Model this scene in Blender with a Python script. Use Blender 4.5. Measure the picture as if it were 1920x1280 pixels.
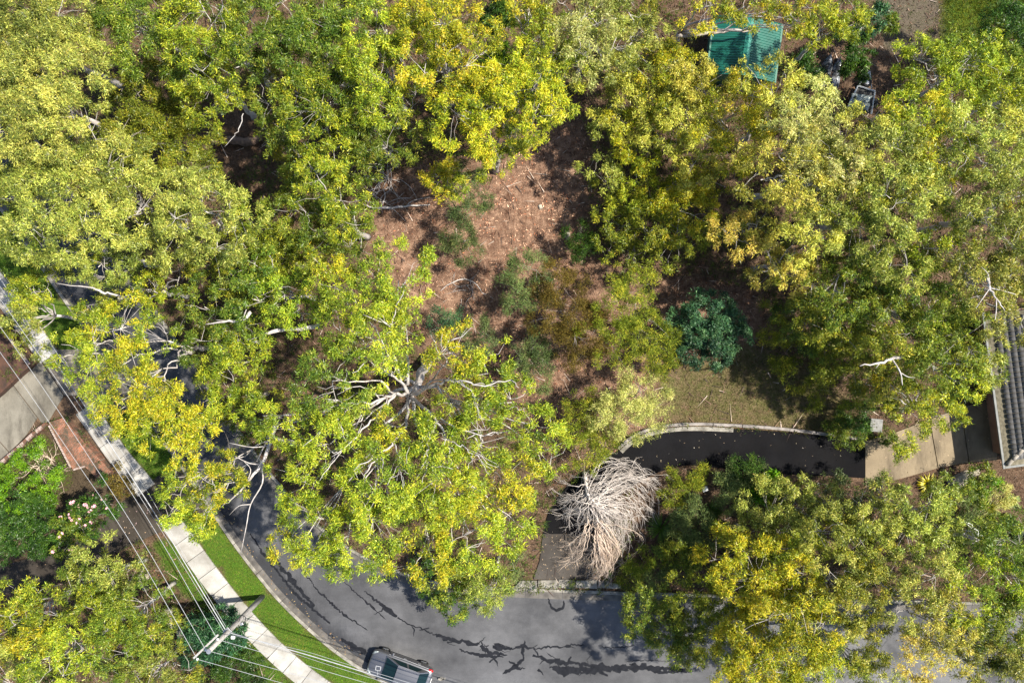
import bpy, math, random
import numpy as np
from mathutils import Vector, Matrix

for o in list(bpy.data.objects):
    bpy.data.objects.remove(o, do_unlink=True)
SC = bpy.context.scene
COL = SC.collection
rng = np.random.default_rng(7)
random.seed(7)

# ------------------------------------------------------------------ camera, sky, sun, exposure
ALT = 55.0            # drone height above the street (m)
GSD = 0.033           # metres per photograph pixel on the ground
cam = bpy.data.cameras.new('camera')
cam.sensor_width = 36.0
cam.lens = 36.0 * (ALT / GSD) / 1920.0
cam.clip_end = 2000.0
camo = bpy.data.objects.new('camera', cam)
COL.objects.link(camo)
camo.location = (0, 0, ALT)
camo.rotation_euler = (0, 0, 0)
SC.camera = camo

TO_SUN = Vector((0.62, 0.06, 1.0)).normalized()
elev = math.asin(TO_SUN.z)
azim = math.atan2(TO_SUN.x, TO_SUN.y)
world = bpy.data.worlds.new('World')
SC.world = world
world.use_nodes = True
wn = world.node_tree
bg = wn.nodes['Background']
sky = wn.nodes.new('ShaderNodeTexSky')
sky.sky_type = 'NISHITA'
sky.sun_disc = False
sky.sun_elevation = elev
sky.sun_rotation = azim
wn.links.new(sky.outputs['Color'], bg.inputs['Color'])
bg.inputs['Strength'].default_value = 0.10
sun = bpy.data.lights.new('sun', 'SUN')
sun.energy = 5.0
sun.angle = math.radians(0.6)
sun.color = (1.0, 0.93, 0.80)
suno = bpy.data.objects.new('sun', sun)
COL.objects.link(suno)
suno.rotation_euler = TO_SUN.to_track_quat('Z', 'Y').to_euler()
suno.location = TO_SUN * 80
SC.view_settings.view_transform = 'Standard'
SC.view_settings.look = 'None'
SC.view_settings.gamma = 1.0
SC.view_settings.use_curve_mapping = False
SC.view_settings.exposure = 1.2
SC.cycles.max_bounces = 6
SC.cycles.diffuse_bounces = 3
SC.cycles.glossy_bounces = 2
SC.cycles.transmission_bounces = 4
SC.cycles.transparent_max_bounces = 6
SC.cycles.caustics_reflective = False
SC.cycles.caustics_refractive = False


# ------------------------------------------------------------------ helpers
def P(px, py, h=0.0):
    """photograph pixel + height above ground -> world point"""
    k = GSD * (ALT - h) / ALT
    return np.array([(px - 960) * k, (640 - py) * k, h])


def tag(o, label=None, cat=None, group=None, kind=None):
    if label: o['label'] = label
    if cat: o['category'] = cat
    if group: o['group'] = group
    if kind: o['kind'] = kind
    return o


def empty(name, loc=(0, 0, 0), rz=0.0):
    o = bpy.data.objects.new(name, None)
    COL.objects.link(o)
    o.location = loc
    o.rotation_euler = (0, 0, rz)
    o.empty_display_size = 0.3
    return o


def link(name, me, mat=None, parent=None, loc=None):
    o = bpy.data.objects.new(name, me)
    COL.objects.link(o)
    if mat is not None and not me.materials:
        me.materials.append(mat)
    if parent is not None:
        o.parent = parent
    if loc is not None:
        o.location = loc
    return o


class MB:
    """collects geometry; build() links it as one mesh object"""
    def __init__(self):
        self.v = []; self.f = []; self.n = 0

    def add(self, verts, faces):
        b = self.n
        verts = [tuple(map(float, q)) for q in verts]
        self.v.extend(verts)
        self.f.extend([tuple(i + b for i in fc) for fc in faces])
        self.n += len(verts)
        return self

    def box(self, c, s, rz=0.0, taper=1.0):
        x, y, z = s[0] / 2, s[1] / 2, s[2] / 2
        cs, sn = math.cos(rz), math.sin(rz)
        vs = []
        for dz, t in ((-z, 1.0), (z, taper)):
            for dx, dy in ((-x, -y), (x, -y), (x, y), (-x, y)):
                dx *= t; dy *= t
                vs.append((c[0] + dx * cs - dy * sn, c[1] + dx * sn + dy * cs, c[2] + dz))
        return self.add(vs, [(3, 2, 1, 0), (4, 5, 6, 7), (0, 1, 5, 4), (1, 2, 6, 5), (2, 3, 7, 6), (3, 0, 4, 7)])

    def prism(self, poly, z0, z1):
        poly = [(float(p[0]), float(p[1])) for p in poly]
        a = sum(poly[i][0] * poly[(i + 1) % len(poly)][1] - poly[(i + 1) % len(poly)][0] * poly[i][1] for i in range(len(poly)))
        if a < 0: poly = poly[::-1]
        n = len(poly)
        vs = [(x, y, z0) for x, y in poly] + [(x, y, z1) for x, y in poly]
        fs = [tuple(range(n - 1, -1, -1)), tuple(range(n, 2 * n))]
        fs += [(i, (i + 1) % n, n + (i + 1) % n, n + i) for i in range(n)]
        return self.add(vs, fs)

    def tube(self, pts, rad, sides=6, cap=True):
        pts = np.asarray(pts, float)
        m = len(pts)
        rad = np.broadcast_to(np.asarray(rad, float), (m,))
        t = np.gradient(pts, axis=0)
        t /= np.linalg.norm(t, axis=1)[:, None] + 1e-9
        ref = np.array([0.0, 0.0, 1.0]) if abs(t[:, 2]).mean() < 0.8 else np.array([1.0, 0.0, 0.0])
        u = np.cross(t, ref); u /= np.linalg.norm(u, axis=1)[:, None] + 1e-9
        w = np.cross(t, u)
        a = np.arange(sides) * 2 * math.pi / sides
        ring = pts[:, None, :] + rad[:, None, None] * (np.cos(a)[None, :, None] * u[:, None, :] + np.sin(a)[None, :, None] * w[:, None, :])
        b = self.n
        self.v.extend(map(tuple, ring.reshape(-1, 3).tolist()))
        for i in range(m - 1):
            for j in range(sides):
                k = (j + 1) % sides
                self.f.append((b + i * sides + j, b + (i + 1) * sides + j, b + (i + 1) * sides + k, b + i * sides + k))
        if cap:
            self.f.append(tuple(b + j for j in range(sides)))
            self.f.append(tuple(b + (m - 1) * sides + j for j in range(sides - 1, -1, -1)))
        self.n += m * sides
        return self

    def cyl(self, c0, c1, r0, r1=None, sides=16):
        return self.tube([c0, c1], [r0, r0 if r1 is None else r1], sides)

    def mesh(self, name, smooth=False):
        me = bpy.data.meshes.new(name)
        me.from_pydata(self.v, [], self.f)
        if not smooth:
            me.shade_flat()
        else:
            me.shade_smooth()
        me.update()
        return me

    def build(self, name, mat, parent=None, smooth=False, bevel=0.0, loc=None):
        o = link(name, self.mesh(name, smooth), mat, parent, loc)
        if bevel:
            m = o.modifiers.new('bevel', 'BEVEL'); m.width = bevel; m.segments = 2; m.limit_method = 'ANGLE'
        return o


def quad_mesh(name, V, colors=None):
    """V: (n,k,3) array of k-sided faces; colors (n,3) per face -> mesh"""
    n, k = V.shape[:2]
    me = bpy.data.meshes.new(name)
    me.vertices.add(n * k)
    me.vertices.foreach_set('co', np.ascontiguousarray(V, dtype=np.float32).ravel())
    me.loops.add(n * k)
    me.loops.foreach_set('vertex_index', np.arange(n * k, dtype=np.int32))
    me.polygons.add(n)
    me.polygons.foreach_set('loop_start', np.arange(0, n * k, k, dtype=np.int32))
    me.update(calc_edges=True)
    if colors is not None:
        at = me.attributes.new('col', 'FLOAT_COLOR', 'FACE')
        c = np.ones((n, 4), np.float32); c[:, :3] = colors
        at.data.foreach_set('color', c.ravel())
    return me


def unit(v):
    return v / (np.linalg.norm(v, axis=-1, keepdims=True) + 1e-9)


def rand_dirs(n):
    return unit(rng.normal(size=(n, 3)))


def leaf_quads(base, d, L, W, bend=0.25, face=None):
    """pointed leaves: base (n,3), direction d (n,3), length L (n,), width W (n,)"""
    n = len(base)
    s = unit(np.cross(d, rand_dirs(n) if face is None else face + 0.55 * rng.normal(size=(n, 3))))
    tip = base + d * L[:, None] - np.array([0, 0, 1.0]) * (bend * L)[:, None]
    V = np.empty((n, 3, 3))
    V[:, 0] = base + s * (W / 2)[:, None]
    V[:, 1] = tip
    V[:, 2] = base - s * (W / 2)[:, None]
    return V


def inside(poly, X, Y):
    r = np.zeros(X.shape, bool)
    n = len(poly); j = n - 1
    for i in range(n):
        xi, yi = poly[i][0], poly[i][1]; xj, yj = poly[j][0], poly[j][1]
        c = ((yi > Y) != (yj > Y)) & (X < (xj - xi) * (Y - yi) / (yj - yi + 1e-12) + xi)
        r ^= c
        j = i
    return r


def gp(pts, h=0.0):
    return [P(x, y, h)[:2] for x, y in pts]


def smooth_line(pts, n=8):
    """Catmull-Rom through 2-D/3-D points"""
    pts = [np.asarray(p, float) for p in pts]
    pts = [2 * pts[0] - pts[1]] + pts + [2 * pts[-1] - pts[-2]]
    out = []
    for i in range(1, len(pts) - 2):
        p0, p1, p2, p3 = pts[i - 1:i + 3]
        for k in range(n):
            t = k / n
            out.append(0.5 * ((2 * p1) + (-p0 + p2) * t + (2 * p0 - 5 * p1 + 4 * p2 - p3) * t * t + (-p0 + 3 * p1 - 3 * p2 + p3) * t ** 3))
    out.append(pts[-2])
    return np.array(out)


def resample(line, step):
    line = np.asarray(line, float)
    d = np.r_[0, np.cumsum(np.linalg.norm(np.diff(line, axis=0), axis=1))]
    m = max(2, int(round(d[-1] / step)) + 1)
    s = np.linspace(0, d[-1], m)
    return np.stack([np.interp(s, d, line[:, k]) for k in range(line.shape[1])], 1)


def offset(line, dist):
    """offset a 2-D polyline to its left by dist"""
    t = unit(np.gradient(np.asarray(line, float), axis=0))
    return line + np.stack([-t[:, 1], t[:, 0]], 1) * dist


# ------------------------------------------------------------------ materials
def mat_new(name):
    m = bpy.data.materials.new(name)
    m.use_nodes = True
    nt = m.node_tree
    return m, nt, nt.nodes['Principled BSDF']


def nd(nt, t, **kw):
    n = nt.nodes.new(t)
    for k, v in kw.items():
        setattr(n, k, v)
    return n


def noise_fac(nt, scale, detail=6, rough=0.6, lo=0.35, hi=0.65, stretch=None, coord='Object'):
    tc = nd(nt, 'ShaderNodeTexCoord')
    src = tc.outputs[coord]
    if stretch is not None:
        mp = nd(nt, 'ShaderNodeMapping')
        mp.inputs['Scale'].default_value = stretch[:3]
        if len(stretch) > 3:
            mp.inputs['Rotation'].default_value = (0, 0, stretch[3])
        nt.links.new(src, mp.inputs['Vector']); src = mp.outputs['Vector']
    no = nd(nt, 'ShaderNodeTexNoise')
    no.inputs['Scale'].default_value = scale
    no.inputs['Detail'].default_value = detail
    no.inputs['Roughness'].default_value = rough
    nt.links.new(src, no.inputs['Vector'])
    mr = nd(nt, 'ShaderNodeMapRange')
    mr.inputs['From Min'].default_value = lo
    mr.inputs['From Max'].default_value = hi
    nt.links.new(no.outputs['Fac'], mr.inputs['Value'])
    return mr.outputs['Result']


def mixc(nt, fac, a, b, mode='MIX'):
    mx = nd(nt, 'ShaderNodeMix', data_type='RGBA', blend_type=mode)
    for sock, v in ((mx.inputs['Factor'], fac), (mx.inputs['A'], a), (mx.inputs['B'], b)):
        if isinstance(v, (int, float)):
            sock.default_value = v
        elif isinstance(v, tuple):
            sock.default_value = (*v, 1.0) if len(v) == 3 else v
        else:
            nt.links.new(v, sock)
    return mx.outputs['Result']


def bump(nt, bs, height, strength=0.4, dist=0.02):
    b = nd(nt, 'ShaderNodeBump')
    b.inputs['Strength'].default_value = strength
    b.inputs['Distance'].default_value = dist
    nt.links.new(height, b.inputs['Height'])
    nt.links.new(b.outputs['Normal'], bs.inputs['Normal'])


def simple(name, c1, c2=None, scale=6.0, rough=0.7, metal=0.0, bump_s=0.0, detail=6, stretch=None, spec=0.4, lo=.35, hi=.65):
    m, nt, bs = mat_new(name)
    bs.inputs['Roughness'].default_value = rough
    bs.inputs['Metallic'].default_value = metal
    bs.inputs['Specular IOR Level'].default_value = spec
    f = noise_fac(nt, scale, detail, stretch=stretch, lo=lo, hi=hi)
    nt.links.new(mixc(nt, f, c1, c2 or tuple(x * 0.75 for x in c1)), bs.inputs['Base Color'])
    if bump_s:
        bump(nt, bs, f, bump_s)
    return m


def leaf_material(name, rough=0.42, trans=0.32, spec=0.35):
    m, nt, bs = mat_new(name)
    at = nd(nt, 'ShaderNodeAttribute'); at.attribute_name = 'col'
    nt.links.new(at.outputs['Color'], bs.inputs['Base Color'])
    bs.inputs['Roughness'].default_value = rough
    bs.inputs['Specular IOR Level'].default_value = spec
    tr = nd(nt, 'ShaderNodeBsdfTranslucent')
    g = nd(nt, 'ShaderNodeMix', data_type='RGBA', blend_type='MULTIPLY')
    g.inputs['Factor'].default_value = 1.0
    g.inputs['B'].default_value = (1.15, 1.1, 0.45, 1)
    nt.links.new(at.outputs['Color'], g.inputs['A'])
    nt.links.new(g.outputs['Result'], tr.inputs['Color'])
    mx = nd(nt, 'ShaderNodeMixShader'); mx.inputs['Fac'].default_value = trans
    nt.links.new(bs.outputs['BSDF'], mx.inputs[1])
    nt.links.new(tr.outputs['BSDF'], mx.inputs[2])
    nt.links.new(mx.outputs['Shader'], nt.nodes['Material Output'].inputs['Surface'])
    return m


def col_material(name, rough=0.8):
    m, nt, bs = mat_new(name)
    at = nd(nt, 'ShaderNodeAttribute'); at.attribute_name = 'col'
    nt.links.new(at.outputs['Color'], bs.inputs['Base Color'])
    bs.inputs['Roughness'].default_value = rough
    bs.inputs['Specular IOR Level'].default_value = 0.25
    return m


M = {}
M['leaf'] = leaf_material('leaf')
M['fine_leaf'] = leaf_material('fine_leaf', 0.6, 0.34, 0.15)
M['litter'] = col_material('litter')
M['bark_pale'] = simple('bark_pale', (0.50, 0.47, 0.45), (0.27, 0.24, 0.225), 2.2, 0.75, bump_s=0.3, stretch=(1.5, 1.5, 0.6))
M['bark_grey'] = simple('bark_grey', (0.40, 0.36, 0.33), (0.20, 0.17, 0.15), 3.0, 0.85, bump_s=0.4)
M['bark_brown'] = simple('bark_brown', (0.20, 0.13, 0.09), (0.09, 0.06, 0.045), 4.0, 0.9, bump_s=0.5)
M['dead_wood'] = simple('dead_wood', (0.60, 0.55, 0.51), (0.36, 0.315, 0.285), 1.6, 0.85)
M['dead_tan'] = simple('dead_tan', (0.60, 0.49, 0.40), (0.42, 0.32, 0.25), 2.0, 0.9)
M['concrete'] = simple('concrete', (0.32, 0.31, 0.29), (0.22, 0.21, 0.19), 1.1, 0.85, bump_s=0.1, detail=9)
M['old_concrete'] = simple('old_concrete', (0.205, 0.175, 0.12), (0.105, 0.09, 0.06), 0.55, 0.85, bump_s=0.15, detail=10)
M['stain_concrete'] = simple('stain_concrete', (0.25, 0.22, 0.18), (0.12, 0.10, 0.085), 0.8, 0.85, bump_s=0.15, detail=10)
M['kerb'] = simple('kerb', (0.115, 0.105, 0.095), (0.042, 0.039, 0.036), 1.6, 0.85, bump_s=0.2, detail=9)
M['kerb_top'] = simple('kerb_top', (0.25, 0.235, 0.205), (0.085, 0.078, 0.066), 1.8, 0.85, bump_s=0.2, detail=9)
M['metal_grey'] = simple('metal_grey', (0.42, 0.43, 0.45), (0.3, 0.31, 0.33), 5, 0.4, 0.8)
M['wire'] = simple('wire', (0.36, 0.37, 0.39), (0.28, 0.29, 0.31), 3, 0.55, 0.2)
M['pole_wood'] = simple('pole_wood', (0.40, 0.38, 0.37), (0.20, 0.185, 0.175), 7, 0.85, bump_s=0.4, stretch=(4, 4, 0.5))
M['brown_roof'] = simple('brown_roof', (0.075, 0.035, 0.022), (0.03, 0.018, 0.013), 2.5, 0.9, bump_s=0.3)
M['black'] = simple('black', (0.016, 0.016, 0.017), (0.009, 0.009, 0.01), 8, 0.6)
M['white'] = simple('white', (0.80, 0.80, 0.80), (0.68, 0.68, 0.68), 6, 0.5)
M['sleeper'] = simple('sleeper', (0.26, 0.235, 0.22), (0.10, 0.09, 0.085), 2.5, 0.85, bump_s=0.4)
M['rock'] = simple('rock', (0.40, 0.35, 0.28), (0.20, 0.18, 0.15), 1.7, 0.9, bump_s=0.6, detail=10)
M['soil'] = simple('soil', (0.075, 0.05, 0.036), (0.035, 0.024, 0.018), 3, 0.95, bump_s=0.5)


def asphalt(name, c1, c2, c3, r0=0.45, r1=0.8, scale=0.16, spec=0.4):
    m, nt, bs = mat_new(name)
    bs.inputs['Specular IOR Level'].default_value = spec
    big = noise_fac(nt, scale, 7, 0.66, 0.36, 0.62)
    mid = noise_fac(nt, 0.9, 8, 0.7, 0.38, 0.66)
    fine = noise_fac(nt, 38, 3, 0.7, 0.3, 0.7)
    a = mixc(nt, big, c1, c2)
    b = mixc(nt, mid, a, mixc(nt, 0.5, a, c3))
    g = mixc(nt, fine, (0.72, 0.72, 0.72), (1.25, 1.25, 1.25))
    nt.links.new(mixc(nt, 1.0, b, g, 'MULTIPLY'), bs.inputs['Base Color'])
    mr = nd(nt, 'ShaderNodeMapRange')
    mr.inputs['To Min'].default_value = r1; mr.inputs['To Max'].default_value = r0
    nt.links.new(big, mr.inputs['Value'])
    nt.links.new(mr.outputs['Result'], bs.inputs['Roughness'])
    bump(nt, bs, fine, 0.25, 0.01)
    return m


def stained(name, c1, c2, c3, s1, s2, rot=0.5):
    m = simple(name, c1, c2, s1, 0.88, bump_s=0.15, detail=10)
    nt = m.node_tree; bs = nt.nodes['Principled BSDF']
    src = bs.inputs['Base Color'].links[0].from_socket
    f = noise_fac(nt, s2, 9, 0.72, 0.47, 0.66, stretch=(1.0, 0.3, 1.0, rot))
    g = noise_fac(nt, 22.0, 4, 0.7, 0.3, 0.7)
    col = mixc(nt, f, src, c3)
    nt.links.new(mixc(nt, 1.0, col, mixc(nt, g, (0.8, 0.8, 0.8), (1.15, 1.15, 1.15)), 'MULTIPLY'), bs.inputs['Base Color'])
    return m


M['old_concrete'] = stained('old_concrete', (0.215, 0.170, 0.110), (0.135, 0.105, 0.068), (0.08, 0.062, 0.040), 0.5, 0.9)
M['forecourt'] = stained('forecourt', (0.19, 0.175, 0.145), (0.115, 0.105, 0.085), (0.06, 0.053, 0.042), 0.6, 0.8, 0.9)
M['stain_concrete'] = stained('stain_concrete', (0.17, 0.15, 0.125), (0.09, 0.077, 0.063), (0.05, 0.042, 0.034), 0.6, 1.1, 0.9)


def road_material():
    """worn asphalt: pale traffic sheen, older dark damp seal along the outer gutter (attribute 'seal')"""
    m = asphalt('road', (0.028, 0.029, 0.034), (0.098, 0.099, 0.106), (0.036, 0.037, 0.041))
    nt = m.node_tree; bs = nt.nodes['Principled BSDF']
    src = bs.inputs['Base Color'].links[0].from_socket
    at = nd(nt, 'ShaderNodeAttribute'); at.attribute_name = 'seal'
    n1 = noise_fac(nt, 0.55, 8, 0.7, 0.25, 0.75, stretch=(1.0, 0.28, 1.0, math.radians(-52)))
    ad = nd(nt, 'ShaderNodeMath', operation='ADD'); nt.links.new(at.outputs['Fac'], ad.inputs[0]); nt.links.new(n1, ad.inputs[1])
    mr = nd(nt, 'ShaderNodeMapRange', interpolation_type='SMOOTHSTEP'); mr.inputs['From Min'].default_value = 0.75; mr.inputs['From Max'].default_value = 1.25
    nt.links.new(ad.outputs[0], mr.inputs['Value'])
    wear = noise_fac(nt, 0.42, 9, 0.72, 0.40, 0.68, stretch=(0.22, 1.0, 1.0, math.radians(-12)))
    src = mixc(nt, wear, src, mixc(nt, 1.0, src, (0.62, 0.62, 0.64), 'MULTIPLY'))
    nt.links.new(mixc(nt, mr.outputs['Result'], src, mixc(nt, 1.0, src, (0.36, 0.37, 0.40), 'MULTIPLY')), bs.inputs['Base Color'])
    return m


M['road'] = road_material()
M['driveway'] = asphalt('driveway', (0.0055, 0.0055, 0.0065), (0.009, 0.009, 0.0105), (0.008, 0.0075, 0.0075), 0.85, 0.95, 0.3, 0.03)
M['apron'] = asphalt('apron', (0.035, 0.031, 0.028), (0.07, 0.063, 0.057), (0.04, 0.034, 0.03), 0.8, 0.95, 0.5, 0.1)
M['lane'] = asphalt('lane', (0.030, 0.025, 0.021), (0.062, 0.054, 0.045), (0.024, 0.02, 0.016), 0.8, 0.95, 0.4, 0.1)
M['tar'] = simple('tar', (0.007, 0.008, 0.011), (0.013, 0.014, 0.018), 4, 0.8, spec=0.1)
# ------------------------------------------------------------------ layout lines of the street (photograph pixels on the ground)
KERB_L = [(-160, 163), (-50, 320), (50, 462), (150, 605), (250, 748), (350, 891), (402, 966), (436, 1016), (472, 1064), (520, 1122), (572, 1173),
          (630, 1222), (690, 1262), (760, 1298), (850, 1330), (960, 1350), (1100, 1362), (1300, 1368), (1500, 1368), (1700, 1366), (1950, 1362), (2200, 1358)]
kl = resample(smooth_line(gp(KERB_L), 10), 0.4)           # outer kerb, grass side; runs top-left to right
road_r = [(-60, 80), (60, 248), (180, 420), (310, 605), (430, 778), (520, 900), (600, 985), (690, 1045), (790, 1082), (880, 1096), (965, 1101), (1060, 1105), (1160, 1108),
          (1300, 1112), (1450, 1118), (1600, 1122), (1750, 1126), (1950, 1130), (2200, 1136)]
kr = resample(smooth_line(gp(road_r), 10), 0.4)           # inner kerb (garden side)
PATH_C = [(-110, 390), (-30, 500), (92, 668), (160, 766), (222, 853), (271, 912), (335, 998), (393, 1078), (450, 1150), (510, 1214), (570, 1266), (640, 1314), (720, 1356)]
pc = resample(smooth_line(gp(PATH_C), 10), 0.25)

ROAD_POLY = np.vstack([kl, kr[::-1]])
LANE_POLY = np.array(gp([(-60, 1075), (7, 1060), (130, 1022), (200, 968), (240, 932), (283, 902), (330, 868), (390, 955), (352, 978), (283, 1004), (200, 1045), (130, 1075), (60, 1102), (-60, 1130)]))
PAD1_POLY = np.array(gp([(-80, 800), (0, 742), (62, 690), (78, 676), (110, 655), (185, 655), (262, 768), (160, 768), (92, 790), (82, 800), (40, 840), (0, 866), (-80, 905)]))
DRIVE_L = [(1018, 1000), (1026, 968), (1040, 940), (1068, 906), (1108, 876), (1150, 850), (1185, 826), (1230, 808), (1285, 801), (1350, 802), (1430, 806), (1530, 815), (1621, 826)]
DRIVE_R = [(1112, 1000), (1118, 985), (1130, 965), (1150, 940), (1180, 915), (1215, 893), (1250, 880), (1290, 872), (1340, 876), (1420, 884), (1500, 890), (1560, 892), (1621, 896)]
dl = smooth_line(gp(DRIVE_L), 6); dr = smooth_line(gp(DRIVE_R), 6)
DRIVE_POLY = np.vstack([dl, dr[::-1]])
APRON_POLY = np.array(gp([(1018, 1000), (1112, 1000), (1112, 1085), (1000, 1085), (1012, 1050)]))
PADR_POLY = np.array(gp([(1621, 826), (1665, 815), (1740, 786), (1800, 765), (1868, 742), (1868, 862), (1800, 868), (1752, 878), (1690, 896), (1640, 910), (1621, 912)]))
PAVED = [ROAD_POLY, LANE_POLY, PAD1_POLY, DRIVE_POLY, APRON_POLY, PADR_POLY]
PATH_POLY = np.vstack([offset(pc, 0.68), offset(pc, -0.68)[::-1]])
PAVED.append(PATH_POLY)
VERGE_POLY = np.vstack([offset(pc, 0.66), kl[::-1][-len(kl):]])
VERGE_POLY = np.vstack([offset(pc, 0.6), kl[(kl[:, 0] < P(770, 0)[0])][::-1]])
LEFT_GRASS = np.vstack([offset(pc, -0.6)[(pc[:, 1] < P(0, 990)[1])], np.array(gp([(560, 1330), (420, 1230), (350, 1120), (300, 1050), (285, 1010)]))])
DRY_POLY = np.array(gp([(1235, 700), (1300, 690), (1400, 640), (1480, 680), (1580, 740), (1620, 800), (1600, 818), (1420, 800), (1280, 795), (1235, 780)]))
TOPGRASS = np.array(gp([(1770, -60), (1960, -60), (1960, 230), (1850, 220), (1790, 160), (1760, 60)]))
TOPDIRT = np.array(gp([(1640, -40), (1765, -40), (1765, 60), (1740, 110), (1680, 120), (1640, 60)]))
GARDENSOIL = np.array(gp([(-80, 905), (0, 868), (82, 802), (150, 800), (235, 925), (130, 1018), (7, 1058), (-80, 1075)]))
LEFTSOIL = np.array(gp([(-80, 560), (-20, 560), (60, 670), (0, 740), (-80, 790)]))

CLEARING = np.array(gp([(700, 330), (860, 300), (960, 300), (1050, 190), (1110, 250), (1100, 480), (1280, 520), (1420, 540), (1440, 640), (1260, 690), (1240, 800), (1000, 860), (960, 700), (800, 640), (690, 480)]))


def dist_mask(X, Y):
    d = np.full(X.shape, 9.0)
    for poly in PAVED:
        q = resample(np.vstack([poly, poly[:1]]), 0.5)
        q = q[(abs(q[:, 0]) < 45) & (abs(q[:, 1]) < 35)]
        for c in q:
            d = np.minimum(d, np.hypot(X - c[0], Y - c[1]))
        d[inside(poly, X, Y)] = 0
    return d


def vnoise(X, Y, s, seed):
    r = np.random.default_rng(seed)
    out = 0
    for k in range(5):
        a = r.uniform(0, 6.28); f = s * (1.0 + 0.9 * k)
        out = out + np.sin(X * f * math.cos(a) + Y * f * math.sin(a) + r.uniform(0, 6.28)) / (1 + k)
    return out / 2.2


# ------------------------------------------------------------------ ground
GS = 0.4
gx = np.arange(-39.6, 39.61, GS); gy = np.arange(-28.0, 28.01, GS)
GX, GY = np.meshgrid(gx, gy)
DM = dist_mask(GX, GY)
hump = np.clip((DM - 0.35) / 1.6, 0, 1)
GZ = hump * (0.10 * vnoise(GX, GY, 0.5, 1) + 0.06 * vnoise(GX, GY, 1.7, 2) + 0.05) - 0.0
ny, nx = GX.shape
verts = np.stack([GX, GY, GZ], -1).reshape(-1, 3)
idx = np.arange(ny * nx).reshape(ny, nx)
faces = np.stack([idx[:-1, :-1], idx[:-1, 1:], idx[1:, 1:], idx[1:, :-1]], -1).reshape(-1, 4).tolist()
vl = verts.tolist()
b = len(vl)
vl += [(-400, -400, -0.02), (400, -400, -0.02), (400, 400, -0.02), (-400, 400, -0.02)]
c00, c10, c11, c01 = int(idx[0, 0]), int(idx[0, -1]), int(idx[-1, -1]), int(idx[-1, 0])
faces += [list(idx[0, ::-1]) + [b, b + 1], list(idx[::-1, -1]) + [b + 1, b + 2], list(idx[-1, :]) + [b + 2, b + 3], list(idx[:, 0]) + [b + 3, b]]
gme = bpy.data.meshes.new('ground')
gme.from_pydata(vl, [], [tuple(int(i) for i in f) for f in faces])
gme.shade_smooth()
zone = np.zeros((len(vl), 4), np.float32); zone[:, 3] = 1
fx, fy = GX.ravel() + 0.25 * vnoise(GX, GY, 2.3, 5).ravel(), GY.ravel() + 0.25 * vnoise(GX, GY, 2.3, 6).ravel()
zone[:b, 0] = inside(VERGE_POLY, fx, fy) | inside(LEFT_GRASS, fx, fy)
topg = inside(TOPGRASS, fx, fy).astype(float)
zone[:b, 1] = inside(TOPDIRT, fx, fy)
zone[:b, 2] = inside(DRY_POLY, fx, fy)
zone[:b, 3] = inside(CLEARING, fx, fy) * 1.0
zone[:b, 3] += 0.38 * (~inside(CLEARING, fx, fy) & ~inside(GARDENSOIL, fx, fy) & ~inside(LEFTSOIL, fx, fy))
def blur(a, n):
    for _ in range(n):
        a = (a + np.roll(a, 1, 0) + np.roll(a, -1, 0) + np.roll(a, 1, 1) + np.roll(a, -1, 1)) / 5
    return a
for ch, nb_ in ((0, 1), (1, 8), (2, 6), (3, 6)):
    zone[:b, ch] = blur(zone[:b, ch].reshape(ny, nx), nb_).ravel()
zone[:b, 0] = np.maximum(zone[:b, 0], blur(topg.reshape(ny, nx), 10).ravel())
at = gme.attributes.new('zone', 'FLOAT_COLOR', 'POINT')
at.data.foreach_set('color', zone.ravel())
m, nt, bs = mat_new('ground_soil')
za = nd(nt, 'ShaderNodeAttribute'); za.attribute_name = 'zone'
sp = nd(nt, 'ShaderNodeSeparateColor'); nt.links.new(za.outputs['Color'], sp.inputs['Color'])
n_a = noise_fac(nt, 0.35, 6, 0.6, 0.35, 0.65)
n_b = noise_fac(nt, 9.0, 8, 0.75, 0.35, 0.65)
n_c = noise_fac(nt, 2.2, 7, 0.7, 0.35, 0.65)
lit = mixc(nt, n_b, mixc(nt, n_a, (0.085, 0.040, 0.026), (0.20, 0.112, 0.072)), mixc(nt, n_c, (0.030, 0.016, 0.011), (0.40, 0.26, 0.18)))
grs = mixc(nt, n_b, (0.028, 0.075, 0.008), mixc(nt, n_c, (0.075, 0.15, 0.012), (0.10, 0.12, 0.02)))
dirt = mixc(nt, n_b, mixc(nt, n_c, (0.065, 0.052, 0.038), (0.045, 0.05, 0.018)), (0.125, 0.10, 0.078))
dry = mixc(nt, n_c, mixc(nt, n_b, (0.075, 0.085, 0.024), (0.13, 0.125, 0.045)), (0.15, 0.105, 0.065))
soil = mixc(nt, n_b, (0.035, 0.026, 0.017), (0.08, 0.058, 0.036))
n_e = noise_fac(nt, 1.1, 7, 0.7, 0.2, 0.8)
def edge(sock):
    """break the zone edge up with noise"""
    ad = nd(nt, 'ShaderNodeMath', operation='ADD'); nt.links.new(sock, ad.inputs[0]); nt.links.new(n_e, ad.inputs[1])
    mr = nd(nt, 'ShaderNodeMapRange', interpolation_type='SMOOTHSTEP'); mr.inputs['From Min'].default_value = 0.72; mr.inputs['From Max'].default_value = 1.28
    nt.links.new(ad.outputs[0], mr.inputs['Value'])
    return mr.outputs['Result']
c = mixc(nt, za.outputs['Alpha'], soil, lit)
c = mixc(nt, edge(sp.outputs['Red']), c, grs)
c = mixc(nt, edge(sp.outputs['Green']), c, dirt)
c = mixc(nt, edge(sp.outputs['Blue']), c, dry)
nt.links.new(c, bs.inputs['Base Color'])
bs.inputs['Roughness'].default_value = 0.95
bs.inputs['Specular IOR Level'].default_value = 0.15
bump(nt, bs, n_b, 0.8, 0.06)
M['ground'] = m
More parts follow.
